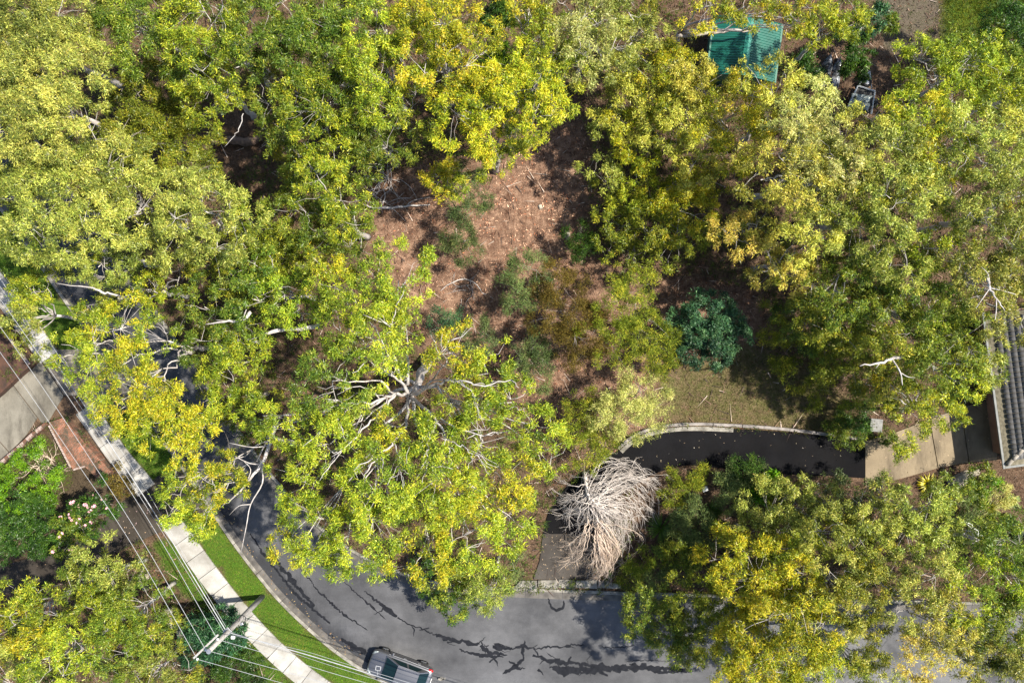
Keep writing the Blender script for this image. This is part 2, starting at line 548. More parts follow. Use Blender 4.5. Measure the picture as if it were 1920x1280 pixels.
tag(link('ground', gme, m), 'brown leaf littered bushland floor with patches of grass', 'ground', kind='structure')


def ground_z(x, y):
    ix = np.clip(((np.asarray(x) + 39.6) / GS + 0.5).astype(int), 0, nx - 1)
    iy = np.clip(((np.asarray(y) + 28.0) / GS + 0.5).astype(int), 0, ny - 1)
    return GZ[iy, ix]


def paved(x, y):
    r = np.zeros(np.shape(x), bool)
    for p in PAVED:
        r |= inside(p, x, y)
    return r


# ------------------------------------------------------------------ paved surfaces
def sheet(name, poly, z, mat, label, cat, th=0.06):
    o = MB().prism(poly, z - th, z).build(name, mat)
    return tag(o, label, cat, kind='structure')


def strip(a, b, za, zb):
    """ribbon between polylines a and b of equal length"""
    mb = MB()
    n = len(a)
    mb.add([(*p, za) for p in a] + [(*p, zb) for p in b], [(i, i + 1, n + i + 1, n + i) for i in range(n - 1)])
    return mb


def eq(a, b, n):
    def rs(l):
        d = np.r_[0, np.cumsum(np.linalg.norm(np.diff(l, axis=0), axis=1))]
        s = np.linspace(0, d[-1], n)
        return np.stack([np.interp(s, d, l[:, k]) for k in range(2)], 1)
    return rs(a), rs(b)


a, b2 = eq(kl, kr, 220)
mb = MB()
cols = 9
vs = []; fs = []
for i in range(220):
    for j in range(cols):
        t = j / (cols - 1)
        p = a[i] * (1 - t) + b2[i] * t
        vs.append((p[0], p[1], 0.055 + 0.05 * math.sin(math.pi * t)))
for i in range(219):
    for j in range(cols - 1):
        k = i * cols + j
        fs.append((k, k + cols, k + cols + 1, k + 1))
mb.add(vs, fs)
rme = mb.mesh('road', True)
sl_ = np.zeros(220 * cols, np.float32)
for i in range(220):
    for j in range(cols):
        x_ = a[i][0] / GSD + 960
        along = np.interp(x_, [250, 420, 640, 760, 900], [1.2, 1.25, 1.1, 0.7, 0.35])
        sl_[i * cols + j] = along * max(0.0, 1.0 - (j / (cols - 1)) * (2.3 if x_ > 420 else 0.9))
rat = rme.attributes.new('seal', 'FLOAT', 'POINT'); rat.data.foreach_set('value', sl_)
road = tag(link('road', rme, M['road']), 'grey worn asphalt street curving from upper left to lower right', 'road', kind='structure')


def kerb_run(line, side, name, label, gutter_w=0.42, kerb_w=0.16, height=0.16, step=2.3, low=()):
    """kerb and gutter in cast sections; side=+1: road lies to the left of the line"""
    root = tag(empty(name), label, 'kerb', kind='structure')
    ln = resample(line, 0.4)
    d = np.r_[0, np.cumsum(np.linalg.norm(np.diff(ln, axis=0), axis=1))]
    nsec = int(d[-1] / step)
    for k in range(nsec):
        s = np.linspace(k * step + 0.014, (k + 1) * step - 0.014, 6)
        q = np.stack([np.interp(s, d, ln[:, i]) for i in range(2)], 1)
        mid = q[3]
        if abs(mid[0]) > 36 or abs(mid[1]) > 26:
            continue
        hh = height
        for (lx, ly, lr) in low:
            if math.hypot(mid[0] - lx, mid[1] - ly) < lr: hh = 0.10
        hh += random.uniform(-0.008, 0.008)
        prof = [(-0.02, -0.05), (-0.02, hh), (kerb_w * 0.8, hh), (kerb_w, hh - 0.02), (kerb_w + 0.05, 0.085), (kerb_w + gutter_w, 0.068), (kerb_w + gutter_w, -0.05)]
        mb = MB()
        rings = [offset(q, side * o_) for o_, _ in prof]
        vs = []; fs = []
        npf = len(prof)
        for i in range(6):
            for j in range(npf):
                vs.append((rings[j][i][0], rings[j][i][1], prof[j][1]))
        for i in range(5):
            for j in range(npf - 1):
                e = (i * npf + j, i * npf + j + 1, (i + 1) * npf + j + 1, (i + 1) * npf + j)
                fs.append(e if side < 0 else e[::-1])
        fs.append(tuple(range(npf))); fs.append(tuple(range(5 * npf, 6 * npf)))
        mb.add(vs, fs)
        me = mb.mesh('kerb_section')
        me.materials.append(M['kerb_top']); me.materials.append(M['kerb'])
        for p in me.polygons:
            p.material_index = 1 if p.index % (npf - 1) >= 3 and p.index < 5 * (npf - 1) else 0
        link('kerb_section', me, None, root)
    return root


dx1 = P(170, 690)[:2]; dx2 = P(345, 905)[:2]
kerb_run(kl, 1, 'kerb_outer', 'weathered concrete kerb and gutter beside the green verge', low=((dx1[0], dx1[1], 2.6), (dx2[0], dx2[1], 2.4)))
dx3 = P(1055, 1104)[:2]
kerb_run(kr, -1, 'kerb_inner', 'concrete kerb and gutter at the foot of the asphalt driveway', low=((dx3[0], dx3[1], 2.8),))

sheet('side_lane', LANE_POLY, 0.075, M['lane'], 'dark brown asphalt drive crossing the footpath at lower left', 'driveway')
sheet('private_driveway', DRIVE_POLY, 0.07, M['driveway'], 'black asphalt driveway sweeping round to the concrete pad', 'driveway')
sheet('driveway_apron', APRON_POLY, 0.078, M['apron'], 'dark grey driveway apron between kerb and fallen dead tree', 'driveway')
# light broken concrete lip of the apron
lip = tag(empty('driveway_lip'), 'pale chipped concrete lip where the driveway meets the gutter', 'kerb', kind='structure')
lx = [962, 1008, 1046, 1078, 1120, 1164]
for i in range(5):
    ja, jb = random.uniform(-2, 2), random.uniform(-2, 2)
    MB().prism(gp([(lx[i] + 0.6, 1100), (lx[i + 1] - 0.6, 1102), (lx[i + 1] - 1, 1087 + ja + (8 if i == 4 else 0)), (lx[i] + (14 if i == 0 else 1), 1086 + jb)]), 0.0, 0.175 + 0.008 * i % 0.016).build('lip_slab', M['kerb_top'], lip, bevel=0.02)

# concrete pad by the house: separate slabs
pad = tag(empty('concrete_pad'), 'stained tan concrete pad between black driveway and tiled house', 'driveway', kind='structure')
for q in ([(1621.5, 826), (1665, 815), (1741, 786), (1757, 877), (1690, 896), (1640, 910), (1621.5, 912)],
          [(1742.4, 785.4), (1800, 765), (1815, 867), (1800, 868), (1758.4, 876.6)],
          [(1801.4, 764.6), (1868, 742), (1868, 862), (1816.4, 866.8)]):
    MB().prism(gp(q), 0.0, 0.09).build('slab', M['old_concrete'], pad, bevel=0.01)

# concrete forecourt at the left property
pad1 = tag(empty('forecourt'), 'pale cracked concrete forecourt slabs behind the footpath at left edge', 'driveway', kind='structure')
u = np.array([0.78, 0.63]); P0 = np.array([18.0, 857.0])
fore = [[(-80, 802), (-1, 744), (25, 722), (71, 783), (52, 813), (20, 848), (-5, 820)],
        [(26.2, 721), (62, 691), (77, 677), (99, 708), (120, 742), (93, 788), (83, 798), (72.2, 782)],
        [(-80, 803.4), (-6, 821.2), (19, 849.5), (0, 864), (-80, 903)],
        [(78.4, 676), (110, 655), (185, 655), (212, 694), (148, 742), (121.4, 741), (100.4, 707)],
        [(149.4, 742.6), (213, 695.4), (262, 768), (196, 780), (160, 766)]]
for i, q in enumerate(fore):
    MB().prism(gp(q), 0.0, 0.083).build('slab', M['forecourt'] if i < 3 else M['stain_concrete'], pad1, bevel=0.01)

# footpath slabs
fp = tag(empty('footpath'), 'pale concrete slab footpath running beside the grass verge', 'footpath', kind='structure')
d = np.r_[0, np.cumsum(np.linalg.norm(np.diff(pc, axis=0), axis=1))]
slab_no = 0
s0 = 0.0
while s0 < d[-1] - 1.3:
    L = 1.27
    s = np.linspace(s0 + 0.012, s0 + L - 0.012, 4)
    q = np.stack([np.interp(s, d, pc[:, i]) for i in range(2)], 1)
    mid = q.mean(0)
    s0 += L
    if inside(LANE_POLY, mid[0:1], mid[1:2])[0] or inside(PAD1_POLY, mid[0:1], mid[1:2])[0]:
        continue
    if abs(mid[0]) > 35 or abs(mid[1]) > 25: continue
    z1 = 0.105 + random.uniform(-0.006, 0.006)
    me_poly = np.vstack([offset(q, 0.65), offset(q, -0.65)[::-1]])
    o = MB().prism(me_poly, 0.0, z1).build('slab', None, fp, bevel=0.012)
    t = random.uniform(0.62, 0.86)
    key = 'slab%d' % (slab_no % 5)
    if key not in M:
        M[key] = simple(key, (0.44 * t, 0.43 * t, 0.41 * t), (0.25 * t, 0.235 * t, 0.21 * t), 0.8, 0.85, bump_s=0.1, detail=10)
    o.data.materials.append(M[key])
    slab_no += 1

# tar-sealed cracks in the road
def road_z(x, y):
    q = np.array([x, y])
    da = np.min(np.hypot(*(kl - q).T)); db = np.min(np.hypot(*(kr - q).T))
    return 0.055 + 0.05 * math.sin(math.pi * da / (da + db)) + 0.006


def crack(pts, widths, seed):
    r = random.Random(seed)
    fine = []
    for i in range(len(pts) - 1):
        (x0, y0), (x1, y1) = pts[i], pts[i + 1]
        n = max(2, int(math.hypot(x1 - x0, y1 - y0) / 3))
        for k in range(n):
            t = k / n
            fine.append((x0 + (x1 - x0) * t + r.uniform(-1.5, 1.5), y0 + (y1 - y0) * t + r.uniform(-1.5, 1.5), widths[i] + (widths[i + 1] - widths[i]) * t))
    fine.append((*pts[-1], widths[-1]))
    f = np.array(fine)
    t = unit(np.gradient(f[:, :2], axis=0)); nrm = np.stack([-t[:, 1], t[:, 0]], 1)
    wl = np.array([w * r.choice((0.3, 0.6, 1.0, 1.8)) / 2 for w in f[:, 2]]); wr = np.array([w * r.choice((0.3, 0.6, 1.0, 1.8)) / 2 for w in f[:, 2]])
    ker = lambda w: (np.r_[w[:1], w[:-1]] + 2 * w + np.r_[w[1:], w[-1:]]) / 4
    wl, wr = ker(wl), ker(wr); wl[-1] = wr[-1] = 0.1
    A = f[:, :2] + nrm * wl[:, None]; B = f[:, :2] - nrm * wr[:, None]
    vs = []
    for q in (A, B):
        for x, y in q:
            p = P(x, y); vs.append((p[0], p[1], road_z(p[0], p[1])))
    n = len(A)
    MB().add(vs, [(i, i + 1, n + i + 1, n + i) for i in range(n - 1)]).build('crack_seal', M['tar'], road)


crack([(684, 1106), (700, 1120), (716, 1132), (730, 1145), (745, 1155)], [1.5, 3, 6, 8, 5], 1)
crack([(745, 1155), (770, 1170), (790, 1176), (812, 1186)], [3, 2, 2.5, 3], 2)
crack([(812, 1187), (835, 1194), (850, 1200), (866, 1200), (880, 1205), (900, 1206)], [4, 9, 6, 5, 9, 5], 3)
crack([(898, 1206), (904, 1198), (911, 1192)], [4, 2, 1], 4)
crack([(900, 1208), (912, 1219), (930, 1224), (952, 1226)], [5, 7, 8, 2], 5)
crack([(926, 1206), (938, 1212), (962, 1214), (980, 1210), (1006, 1215), (1030, 1210), (1050, 1212), (1072, 1207), (1096, 1208)], [3, 8, 3, 7, 2, 5, 3, 6, 1], 6)
crack([(984, 1200), (982, 1213), (980, 1235), (966, 1248), (950, 1256), (942, 1262)], [1, 7, 3, 8, 5, 1], 7)
crack([(955, 1236), (970, 1252), (986, 1250)], [2, 6, 3], 8)
crack([(917, 1240), (928, 1232), (934, 1248)], [2, 5, 1], 9)
crack([(1000, 1214), (1012, 1230), (1030, 1238), (1060, 1240), (1080, 1242), (1110, 1246), (1160, 1250), (1220, 1250), (1290, 1252)], [2, 4, 10, 9, 6, 8, 13, 10, 6], 10)
crack([(1036, 1250), (1060, 1256), (1090, 1258), (1120, 1256), (1140, 1266)], [7, 16, 9, 12, 3], 11)
crack([(1070, 1228), (1064, 1245), (1058, 1262)], [2, 5, 2], 12)
crack([(1028, 1120), (1033, 1136), (1044, 1143), (1056, 1137), (1057, 1124)], [2, 4, 5, 5, 2], 13)
crack([(1010, 1252), (1020, 1264)], [4, 2], 14)
crack([(1120, 1210), (1150, 1213), (1190, 1208)], [1, 1.6, 1], 15)
crack([(642, 1085), (670, 1112), (700, 1138), (724, 1160)], [1, 2.4, 3, 1], 16)
crack([(560, 1060), (600, 1108), (650, 1155), (690, 1180)], [1, 3, 4, 1.5], 17)
crack([(470, 1000), (505, 1050), (560, 1118), (620, 1168)], [2, 5, 6, 3], 18)
crack([(770, 1168), (778, 1180), (776, 1192)], [2, 2, 1], 19)
crack([(1170, 1238), (1210, 1236), (1260, 1238)], [1, 2, 1], 20)

rc = random.Random(5)
for i in range(26):
    x, y = rc.choice([(720, 1136), (790, 1176), (850, 1200), (905, 1205), (945, 1212), (985, 1215), (1010, 1226), (1040, 1238), (1075, 1244), (1110, 1248), (970, 1245), (1050, 1212)])
    x += rc.uniform(-14, 14); y += rc.uniform(-3, 3)
    an = rc.uniform(0, 6.28); pts = [(x, y)]
    for k in range(rc.randint(2, 4)):
        an += rc.uniform(-.7, .7); x += 9 * math.cos(an); y += 6 * math.sin(an); pts.append((x, y))
    crack(pts, [rc.uniform(1.5, 4)] + [rc.uniform(.8, 2.2) for _ in pts[1:-1]] + [0.5], 100 + i)

for pts, w_, sd in (([(1030, 1248), (1070, 1254), (1120, 1252), (1180, 1254)], [4, 10, 8, 3], 61), ([(860, 1216), (900, 1226), (945, 1230)], [2, 8, 2], 62), ([(640, 1196), (668, 1214), (690, 1222)], [4, 14, 5], 63),
                   ([(500, 1024), (540, 1078), (590, 1136)], [3, 10, 4], 64), ([(1180, 1244), (1240, 1258), (1300, 1256)], [3, 7, 3], 65), ([(925, 1212), (945, 1213)], [6, 9], 66), ([(1020, 1112), (1090, 1113), (1158, 1114)], [2, 7, 3], 67)):
    crack(pts, w_, sd)
# timber edging above the driveway
edge_px = [(1158, 840), (1178, 822), (1210, 806), (1250, 797), (1300, 794), (1360, 796), (1430, 800), (1500, 807), (1560, 815), (1614, 822)]
el = resample(smooth_line(gp(edge_px), 6), 0.2)
ed = np.r_[0, np.cumsum(np.linalg.norm(np.diff(el, axis=0), axis=1))]
edging = tag(empty('timber_edging', (*el[0], 0)), 'low weathered timber edging curving above the black driveway', 'edging')
s0 = 0.0
while s0 < ed[-1] - 0.5:
    L = random.uniform(1.3, 1.9)
    s = np.linspace(s0 + 0.01, min(s0 + L, ed[-1]) - 0.01, 5)
    q = np.stack([np.interp(s, ed, el[:, i]) for i in range(2)], 1) - el[0]
    hh = 0.34 + random.uniform(-0.03, 0.03)
    MB().prism(np.vstack([offset(q, 0.09), offset(q, -0.09)[::-1]]), -0.02, hh).build('sleeper', M['sleeper'], edging, bevel=0.015)
    s0 += L
# concrete drain edge in front of it
q = offset(resample(el, 0.4)[:20], -0.30)
dlip = strip(offset(q, 0.13), offset(q, -0.13), 0.13, 0.085).build('drain_edge', M['kerb_top'])
tag(dlip, 'pale curved concrete drain edge at the bend of the black driveway', 'kerb', kind='structure')
# ------------------------------------------------------------------ trees
# palettes: (darkest leaf, mature leaf, young tip leaf, share of young tips)
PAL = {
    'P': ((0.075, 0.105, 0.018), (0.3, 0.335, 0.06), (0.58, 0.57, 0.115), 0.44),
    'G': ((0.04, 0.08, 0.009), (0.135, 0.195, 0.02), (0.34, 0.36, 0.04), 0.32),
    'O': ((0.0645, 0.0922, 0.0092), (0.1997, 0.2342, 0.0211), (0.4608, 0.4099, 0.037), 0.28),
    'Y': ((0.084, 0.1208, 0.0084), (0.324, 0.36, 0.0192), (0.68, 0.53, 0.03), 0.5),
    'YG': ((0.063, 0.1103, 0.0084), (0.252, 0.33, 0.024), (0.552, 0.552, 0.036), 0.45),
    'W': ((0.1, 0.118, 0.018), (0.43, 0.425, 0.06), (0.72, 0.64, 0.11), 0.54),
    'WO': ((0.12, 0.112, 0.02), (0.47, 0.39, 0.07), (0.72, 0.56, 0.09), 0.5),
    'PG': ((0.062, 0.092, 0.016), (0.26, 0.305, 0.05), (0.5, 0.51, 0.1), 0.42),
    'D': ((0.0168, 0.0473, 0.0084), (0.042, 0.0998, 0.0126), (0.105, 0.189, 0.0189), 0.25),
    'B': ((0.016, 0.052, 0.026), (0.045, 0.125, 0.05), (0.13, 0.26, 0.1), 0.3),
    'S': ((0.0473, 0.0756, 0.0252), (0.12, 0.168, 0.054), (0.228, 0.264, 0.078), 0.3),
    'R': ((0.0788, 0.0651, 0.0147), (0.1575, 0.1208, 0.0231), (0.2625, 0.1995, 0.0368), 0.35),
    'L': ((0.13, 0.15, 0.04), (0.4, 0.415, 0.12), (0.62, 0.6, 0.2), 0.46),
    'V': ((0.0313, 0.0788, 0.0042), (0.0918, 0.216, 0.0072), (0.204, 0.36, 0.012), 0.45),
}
NLEAF = 0
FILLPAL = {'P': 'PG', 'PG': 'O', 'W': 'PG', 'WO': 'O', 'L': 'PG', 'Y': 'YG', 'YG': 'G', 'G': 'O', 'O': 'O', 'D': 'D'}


def lobe_leaves(c, R, rz, pal, dens=1.0, leaf=(0.155, 0.045), style='gum'):
    """leaf faces, colours and clump centres for one domed foliage mass centred on c"""
    global NLEAF
    nsub = int(8.6 * R * R * dens) + 4
    ph = rng.uniform(0, 2 * math.pi, nsub)
    z = rng.uniform(-0.25, 1.0, nsub)
    rad = rng.uniform(0.60, 1.0, nsub) ** 0.6
    a1, a2 = rng.uniform(0, 6.28, 2)
    wob = 1.0 + 0.17 * np.sin(3 * ph + a1) + 0.12 * np.sin(5 * ph + a2)
    hr = np.sqrt(np.clip(1 - z * z, 0.05, 1))
    off = np.stack([R * wob * rad * hr * np.cos(ph), R * wob * rad * hr * np.sin(ph), rz * z * rad], 1)
    sc = c + off
    out = unit(off / np.array([R, R, rz]) + np.array([0, 0, 0.45]))
    rs = rng.uniform(0.24, 0.50, nsub) * min(1.25, max(0.72, R / 2.0))
    m = np.maximum(5, (rng.uniform(18, 29, nsub) * (rs / 0.4) ** 1.7)).astype(int)
    si = np.repeat(np.arange(nsub), m)
    d0 = unit(rng.normal(size=(len(si), 3)) + out[si] * 1.25 + np.array([0, 0, 0.4]))
    tw = sc[si] + d0 * np.array([1, 1, 0.8]) * (rs[si] * rng.uniform(0.6, 1.08, len(si)))[:, None]
    nl = 12 if style == 'gum' else 15
    k = np.repeat(np.arange(len(tw)), nl)
    if style == 'gum':
        d = unit(d0[k] * 0.35 + rng.normal(size=(len(k), 3)) * 0.75)
        base = tw[k] + rng.normal(size=(len(k), 3)) * 0.085
    else:
        d = unit(d0[k] * 0.7 + rng.normal(size=(len(k), 3)) * 0.6)
        base = tw[k] + rng.normal(size=(len(k), 3)) * 0.11
    L = leaf[0] * rng.uniform(0.6, 1.35, len(k)); W = leaf[1] * rng.uniform(0.7, 1.3, len(k))
    V = leaf_quads(base, d, L, W, 0.15, face=d0[k])
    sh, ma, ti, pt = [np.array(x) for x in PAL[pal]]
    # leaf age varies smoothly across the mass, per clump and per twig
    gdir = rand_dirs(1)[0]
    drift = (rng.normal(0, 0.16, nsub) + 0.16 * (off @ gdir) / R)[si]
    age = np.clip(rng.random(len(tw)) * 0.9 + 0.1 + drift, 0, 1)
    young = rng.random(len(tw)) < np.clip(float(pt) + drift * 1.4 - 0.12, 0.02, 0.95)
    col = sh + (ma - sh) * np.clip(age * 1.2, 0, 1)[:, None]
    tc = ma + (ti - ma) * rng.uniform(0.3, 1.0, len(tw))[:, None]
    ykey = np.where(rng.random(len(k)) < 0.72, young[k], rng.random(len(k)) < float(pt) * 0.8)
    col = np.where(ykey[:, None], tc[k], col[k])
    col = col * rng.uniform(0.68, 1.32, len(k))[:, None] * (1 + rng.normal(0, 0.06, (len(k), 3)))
    col = col * (1 + rng.normal(0, 0.10))
    NLEAF += len(k)
    return V, np.clip(col, 0.004, 0.75), sc


def branch_path(p0, p1, n=5, wig=0.12, sag=0.0):
    p0 = np.asarray(p0, float); p1 = np.asarray(p1, float)
    t = np.linspace(0, 1, n)[:, None]
    L = np.linalg.norm(p1 - p0)
    pts = p0 + (p1 - p0) * t
    w = rng.normal(0, wig * L / n, (n, 3)); w[0] = 0; w[-1] = 0
    pts = pts + w
    pts[:, 2] += sag * L * np.sin(np.pi * t[:, 0])
    return pts


def tree(name, label, cat, pal, lobes, base=None, bark='bark_pale', dens=1.0, leaf=(0.155, 0.045), style='gum', group=None,
         trunk_r=None, flat=0.62, twigs=0.5, fork=None, limb_r=1.0, mix=None, fill=False):
    """lobes: (px, py, radius px, height m) of each foliage mass as the photograph shows it"""
    cen = []
    for lb in lobes:
        px, py, r, h = lb[:4]
        k = GSD * (ALT - h) / ALT
        gain = 1.02 if (px > 1600 and 690 < py < 830) else 1.10 if (px > 1380 and 850 < py < 950) else 1.30 if (px > 1280 and py >= 950) else 1.24 if (px > 1440 and py > 330) else 1.16
        cen.append((P(px, py, h), r * k * gain))
    lobes = list(lobes)
    if fill:
        # lower storey of the crown that closes the gaps between its masses
        n0 = len(lobes)
        for i in range(n0):
            j = (i + 1) % n0
            hf = min(lobes[i][3], lobes[j][3]) * 0.80
            mx_, my_ = (lobes[i][0] + lobes[j][0]) / 2, (lobes[i][1] + lobes[j][1]) / 2
            sc_ = ((ALT - lobes[i][3]) / (ALT - hf))
            mx_, my_ = 960 + (mx_ - 960) / sc_ * 0.985, 640 + (my_ - 640) / sc_ * 0.985
            rr_ = (lobes[i][2] + lobes[j][2]) / 2 * 0.85
            px_, py_, pr_ = mx_, my_, rr_
            cen.append((P(px_, py_, hf), pr_ * GSD * (ALT - hf) / ALT))
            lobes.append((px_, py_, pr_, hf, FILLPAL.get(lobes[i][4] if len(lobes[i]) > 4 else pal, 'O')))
            if n0 == 2: break
    nfill = len(lobes) - n0 if fill else 0
    top = max(lb[3] for lb in lobes)
    gm = np.mean([c[0][:2] for c in cen], axis=0)
    if base is not None:
        bxy = P(*base)[:2]
    else:
        bxy = gm + rng.normal(0, 0.25, 2)
    bz = float(ground_z(bxy[0], bxy[1])) - 0.05
    root = tag(empty(name, (bxy[0], bxy[1], bz)), label, cat, group)
    O = np.array([bxy[0], bxy[1], bz])
    tr = trunk_r or 0.014 * top + 0.02
    if fork is None:
        fz = top * 0.52
        fp = np.array([*(bxy * 0.6 + gm * 0.4), fz]) + np.append(rng.normal(0, 0.02 * top, 2), 0)
    else:
        fp = P(*fork)
    # trunk with root flare
    tp = branch_path(O, fp, 8, 0.10)
    rr = np.linspace(tr, tr * 0.62, 8); rr[0] *= 1.5
    MB().tube(tp - O, rr, 8).build('trunk', M[bark], root, smooth=True)
    VV = []; CC = []
    starts = [fp] * len(cen)
    if len(cen) > 8:
        # main boughs: group masses by bearing round the fork, each group shares one bough
        ang_ = np.array([math.atan2(c[0][1] - fp[1], c[0][0] - fp[0]) for c in cen])
        ng = 8
        gid = ((ang_ + math.pi) / (2 * math.pi) * ng).astype(int) % ng
        for g in range(ng):
            mem = [i for i in range(len(cen)) if gid[i] == g]
            if not mem: continue
            tgt = np.mean([cen[i][0] for i in mem], axis=0)
            end = fp + (tgt - fp) * 0.62; end[2] = fp[2] + (tgt[2] - fp[2]) * 0.75
            bp_ = smooth_line(branch_path(tp[5 + g % 3] if g % 3 < 3 else fp, end, 6, 0.30, 0.04), 3)[::2]
            bp_ = resample(bp_, np.linalg.norm(end - fp) / 7)
            bp_ = bp_[:8] if len(bp_) >= 8 else np.vstack([bp_, np.repeat(bp_[-1:], 8 - len(bp_), 0) + np.arange(1, 9 - len(bp_))[:, None] * 0.02])
            MB().tube(bp_ - O, np.linspace(tr * 0.34, tr * 0.17, 8), 7).build('bough', M[bark], root, smooth=True)
            for i in mem:
                starts[i] = bp_[7] if np.linalg.norm(cen[i][0][:2] - fp[:2]) > np.linalg.norm(end[:2] - fp[:2]) else bp_[4]
    for li, (c, R) in enumerate(cen):
        p_ = pal
        if mix and li % 2: p_ = mix
        if len(lobes[li]) > 4: p_ = lobes[li][4]
        is_fill = fill and li >= len(lobes) - nfill
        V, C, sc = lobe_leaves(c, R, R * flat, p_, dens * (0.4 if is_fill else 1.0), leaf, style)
        VV.append(V); CC.append(C)
        mb = MB()
        # limb from fork to the foot of the mass
        foot = c - np.array([0, 0, R * flat * 0.35])
        lp = branch_path(starts[li], foot, 7, 0.16, 0.06)
        lr = np.linspace(tr * (0.38 if len(cen) <= 8 else 0.22), tr * 0.15, 7) * limb_r
        mb.tube(lp - O, lr, 5)
        # boughs to clumps
        nb = max(3, int(len(sc) * twigs * (0.25 if is_fill else 0.75)))
        pick = rng.choice(len(sc), min(nb, len(sc)), replace=False)
        mids = []
        for q in range(max(2, len(pick) // 6)):
            tgt = c + (sc[rng.integers(len(sc))] - c) * 0.65
            mp = branch_path(lp[rng.integers(3, 7)], tgt, 5, 0.2, 0.03)
            mb.tube(mp - O, np.linspace(tr * 0.15, tr * 0.07, 5) * limb_r, 4)
            mids.append(mp[2]); mids.append(mp[4])
        mids = np.array(mids)
        for s_ in pick:
            j = np.argmin(np.linalg.norm(mids - sc[s_], axis=1))
            bp = branch_path(mids[j], sc[s_] + rng.normal(0, 0.08, 3), 4, 0.22)
            mb.tube(bp - O, np.linspace(max(0.013, tr * 0.06), 0.007, 4), 3, cap=False)
        mb.build('limb', M[bark], root, smooth=True)
    V = np.concatenate(VV) - O
    C = np.clip(np.concatenate(CC) * (1.03 + rng.normal(0, 0.05)) * (1 + rng.normal(0, 0.03, 3)), 0.004, 0.75)
    me = quad_mesh('crown', V, C)
    link('crown', me, M['leaf' if style == 'gum' else 'fine_leaf'], root)
    return root


GUM = 'gum trees of the bush canopy'
def gum(label, pal, lobes, **kw):
    kw.setdefault('fill', len(lobes) < 8)
    if pal == 'Y': kw.setdefault('mix', 'YG')
    return tree('gum_tree', label, 'tree', pal, lobes, group=GUM, **kw)


# --- top left block
gum('pale olive gum tree filling the top left corner', 'P', [(60, 40, 85, 12), (150, 30, 65, 11.5), (15, 110, 60, 12), (100, 95, 50, 11)])
gum('broad pale olive gum tree at left edge below the corner tree', 'P', [(105, 165, 85, 13), (45, 235, 80, 12.5), (155, 230, 60, 12), (60, 160, 60, 13)])
gum('pale gum tree at left edge above the street kerb', 'P', [(70, 395, 85, 11.5), (140, 355, 65, 11), (30, 330, 55, 11), (20, 440, 50, 9, 'G'), (110, 300, 50, 11)], mix='PG')
gum('bright green gum tree just right of the top left corner tree', 'G', [(255, 55, 70, 11), (330, 100, 55, 10), (300, 20, 55, 11), (215, 20, 45, 11)])
gum('yellow green gum tree left of the black gap at top', 'YG', [(390, 40, 65, 12), (480, 65, 50, 12), (395, 110, 55, 11.5), (475, 20, 45, 12)], mix='G')
gum('tall green gum tree right of the black gap at top', 'G', [(560, 45, 70, 12), (640, 30, 65, 12), (610, 105, 55, 11), (535, 100, 45, 11)])
gum('green gum tree above the fallen log hollow', 'G', [(540, 140, 55, 11), (590, 200, 60, 11), (650, 160, 55, 11), (620, 262, 52, 10), (510, 180, 40, 10)], mix='YG')
gum('shaded dark olive gum tree left of the log hollow', 'O', [(290, 195, 65, 7), (325, 265, 62, 7), (240, 270, 55, 8), (250, 180, 40, 7), (360, 300, 50, 7)], bark='bark_grey')
gum('small green gum tree with white twigs hanging below it', 'YG', [(395, 195, 45, 10), (360, 135, 42, 10), (420, 160, 35, 10)], twigs=1.0)
gum('pale gum tree above the dark road gap at left', 'P', [(210, 330, 65, 11), (265, 395, 62, 10.5), (185, 410, 60, 11), (245, 345, 50, 11)], mix='PG')
gum('creamy yellow round gum tree between two dark green gums', 'P', [(370, 380, 62, 12), (430, 415, 52, 12), (345, 440, 52, 11), (405, 462, 48, 11), (330, 360, 38, 11.5)])
gum('slender green gum tree right of the fallen log', 'G', [(560, 290, 50, 9), (530, 245, 38, 9), (585, 330, 35, 9)])
gum('leafy green gum tree left of the bare twig tangle', 'YG', [(610, 355, 52, 11), (660, 395, 45, 11), (575, 400, 48, 10, 'G'), (675, 455, 45, 10, 'G'), (620, 440, 50, 10, 'G')])
gum('deep green shaded gum tree below the creamy gum', 'O', [(520, 430, 58, 8), (570, 490, 55, 8), (480, 490, 58, 8), (440, 510, 45, 8), (600, 470, 40, 8)], bark='bark_grey')
gum('yellow green gum tree left of the golden top gum', 'YG', [(715, 145, 65, 12), (700, 65, 60, 12), (765, 85, 45, 12), (690, 200, 50, 11, 'G')])
gum('brightest golden gum tree at the top edge', 'Y', [(840, 40, 62, 13), (800, 105, 52, 13), (880, 105, 52, 13), (785, 30, 48, 12.5), (850, 150, 45, 12)], mix='Y')
gum('golden gum tree just above the litter clearing', 'Y', [(930, 190, 60, 12), (870, 215, 52, 12), (1000, 165, 48, 12), (940, 130, 48, 12), (1010, 215, 42, 11.5)], mix='Y')
gum('smaller golden gum reaching over the top of the clearing', 'Y', [(945, 270, 46, 10), (985, 232, 40, 10), (900, 252, 38, 10), (930, 312, 30, 9)], bark='bark_grey')
gum('small isolated golden gum left of the clearing', 'Y', [(838, 338, 32, 6), (862, 350, 18, 6), (815, 325, 18, 6)], twigs=0.9)
gum('dark green gum tree above the bare twig tangle', 'G', [(705, 245, 55, 10), (665, 300, 42, 9), (745, 285, 36, 8), (775, 205, 48, 10, 'YG'), (640, 270, 40, 9)])
gum('golden green gum tree at top centre beside dark palm', 'YG', [(965, 25, 45, 12, 'Y'), (1015, 65, 50, 12), (1015, 120, 45, 11), (1060, 140, 35, 11), (1040, 190, 35, 10)])
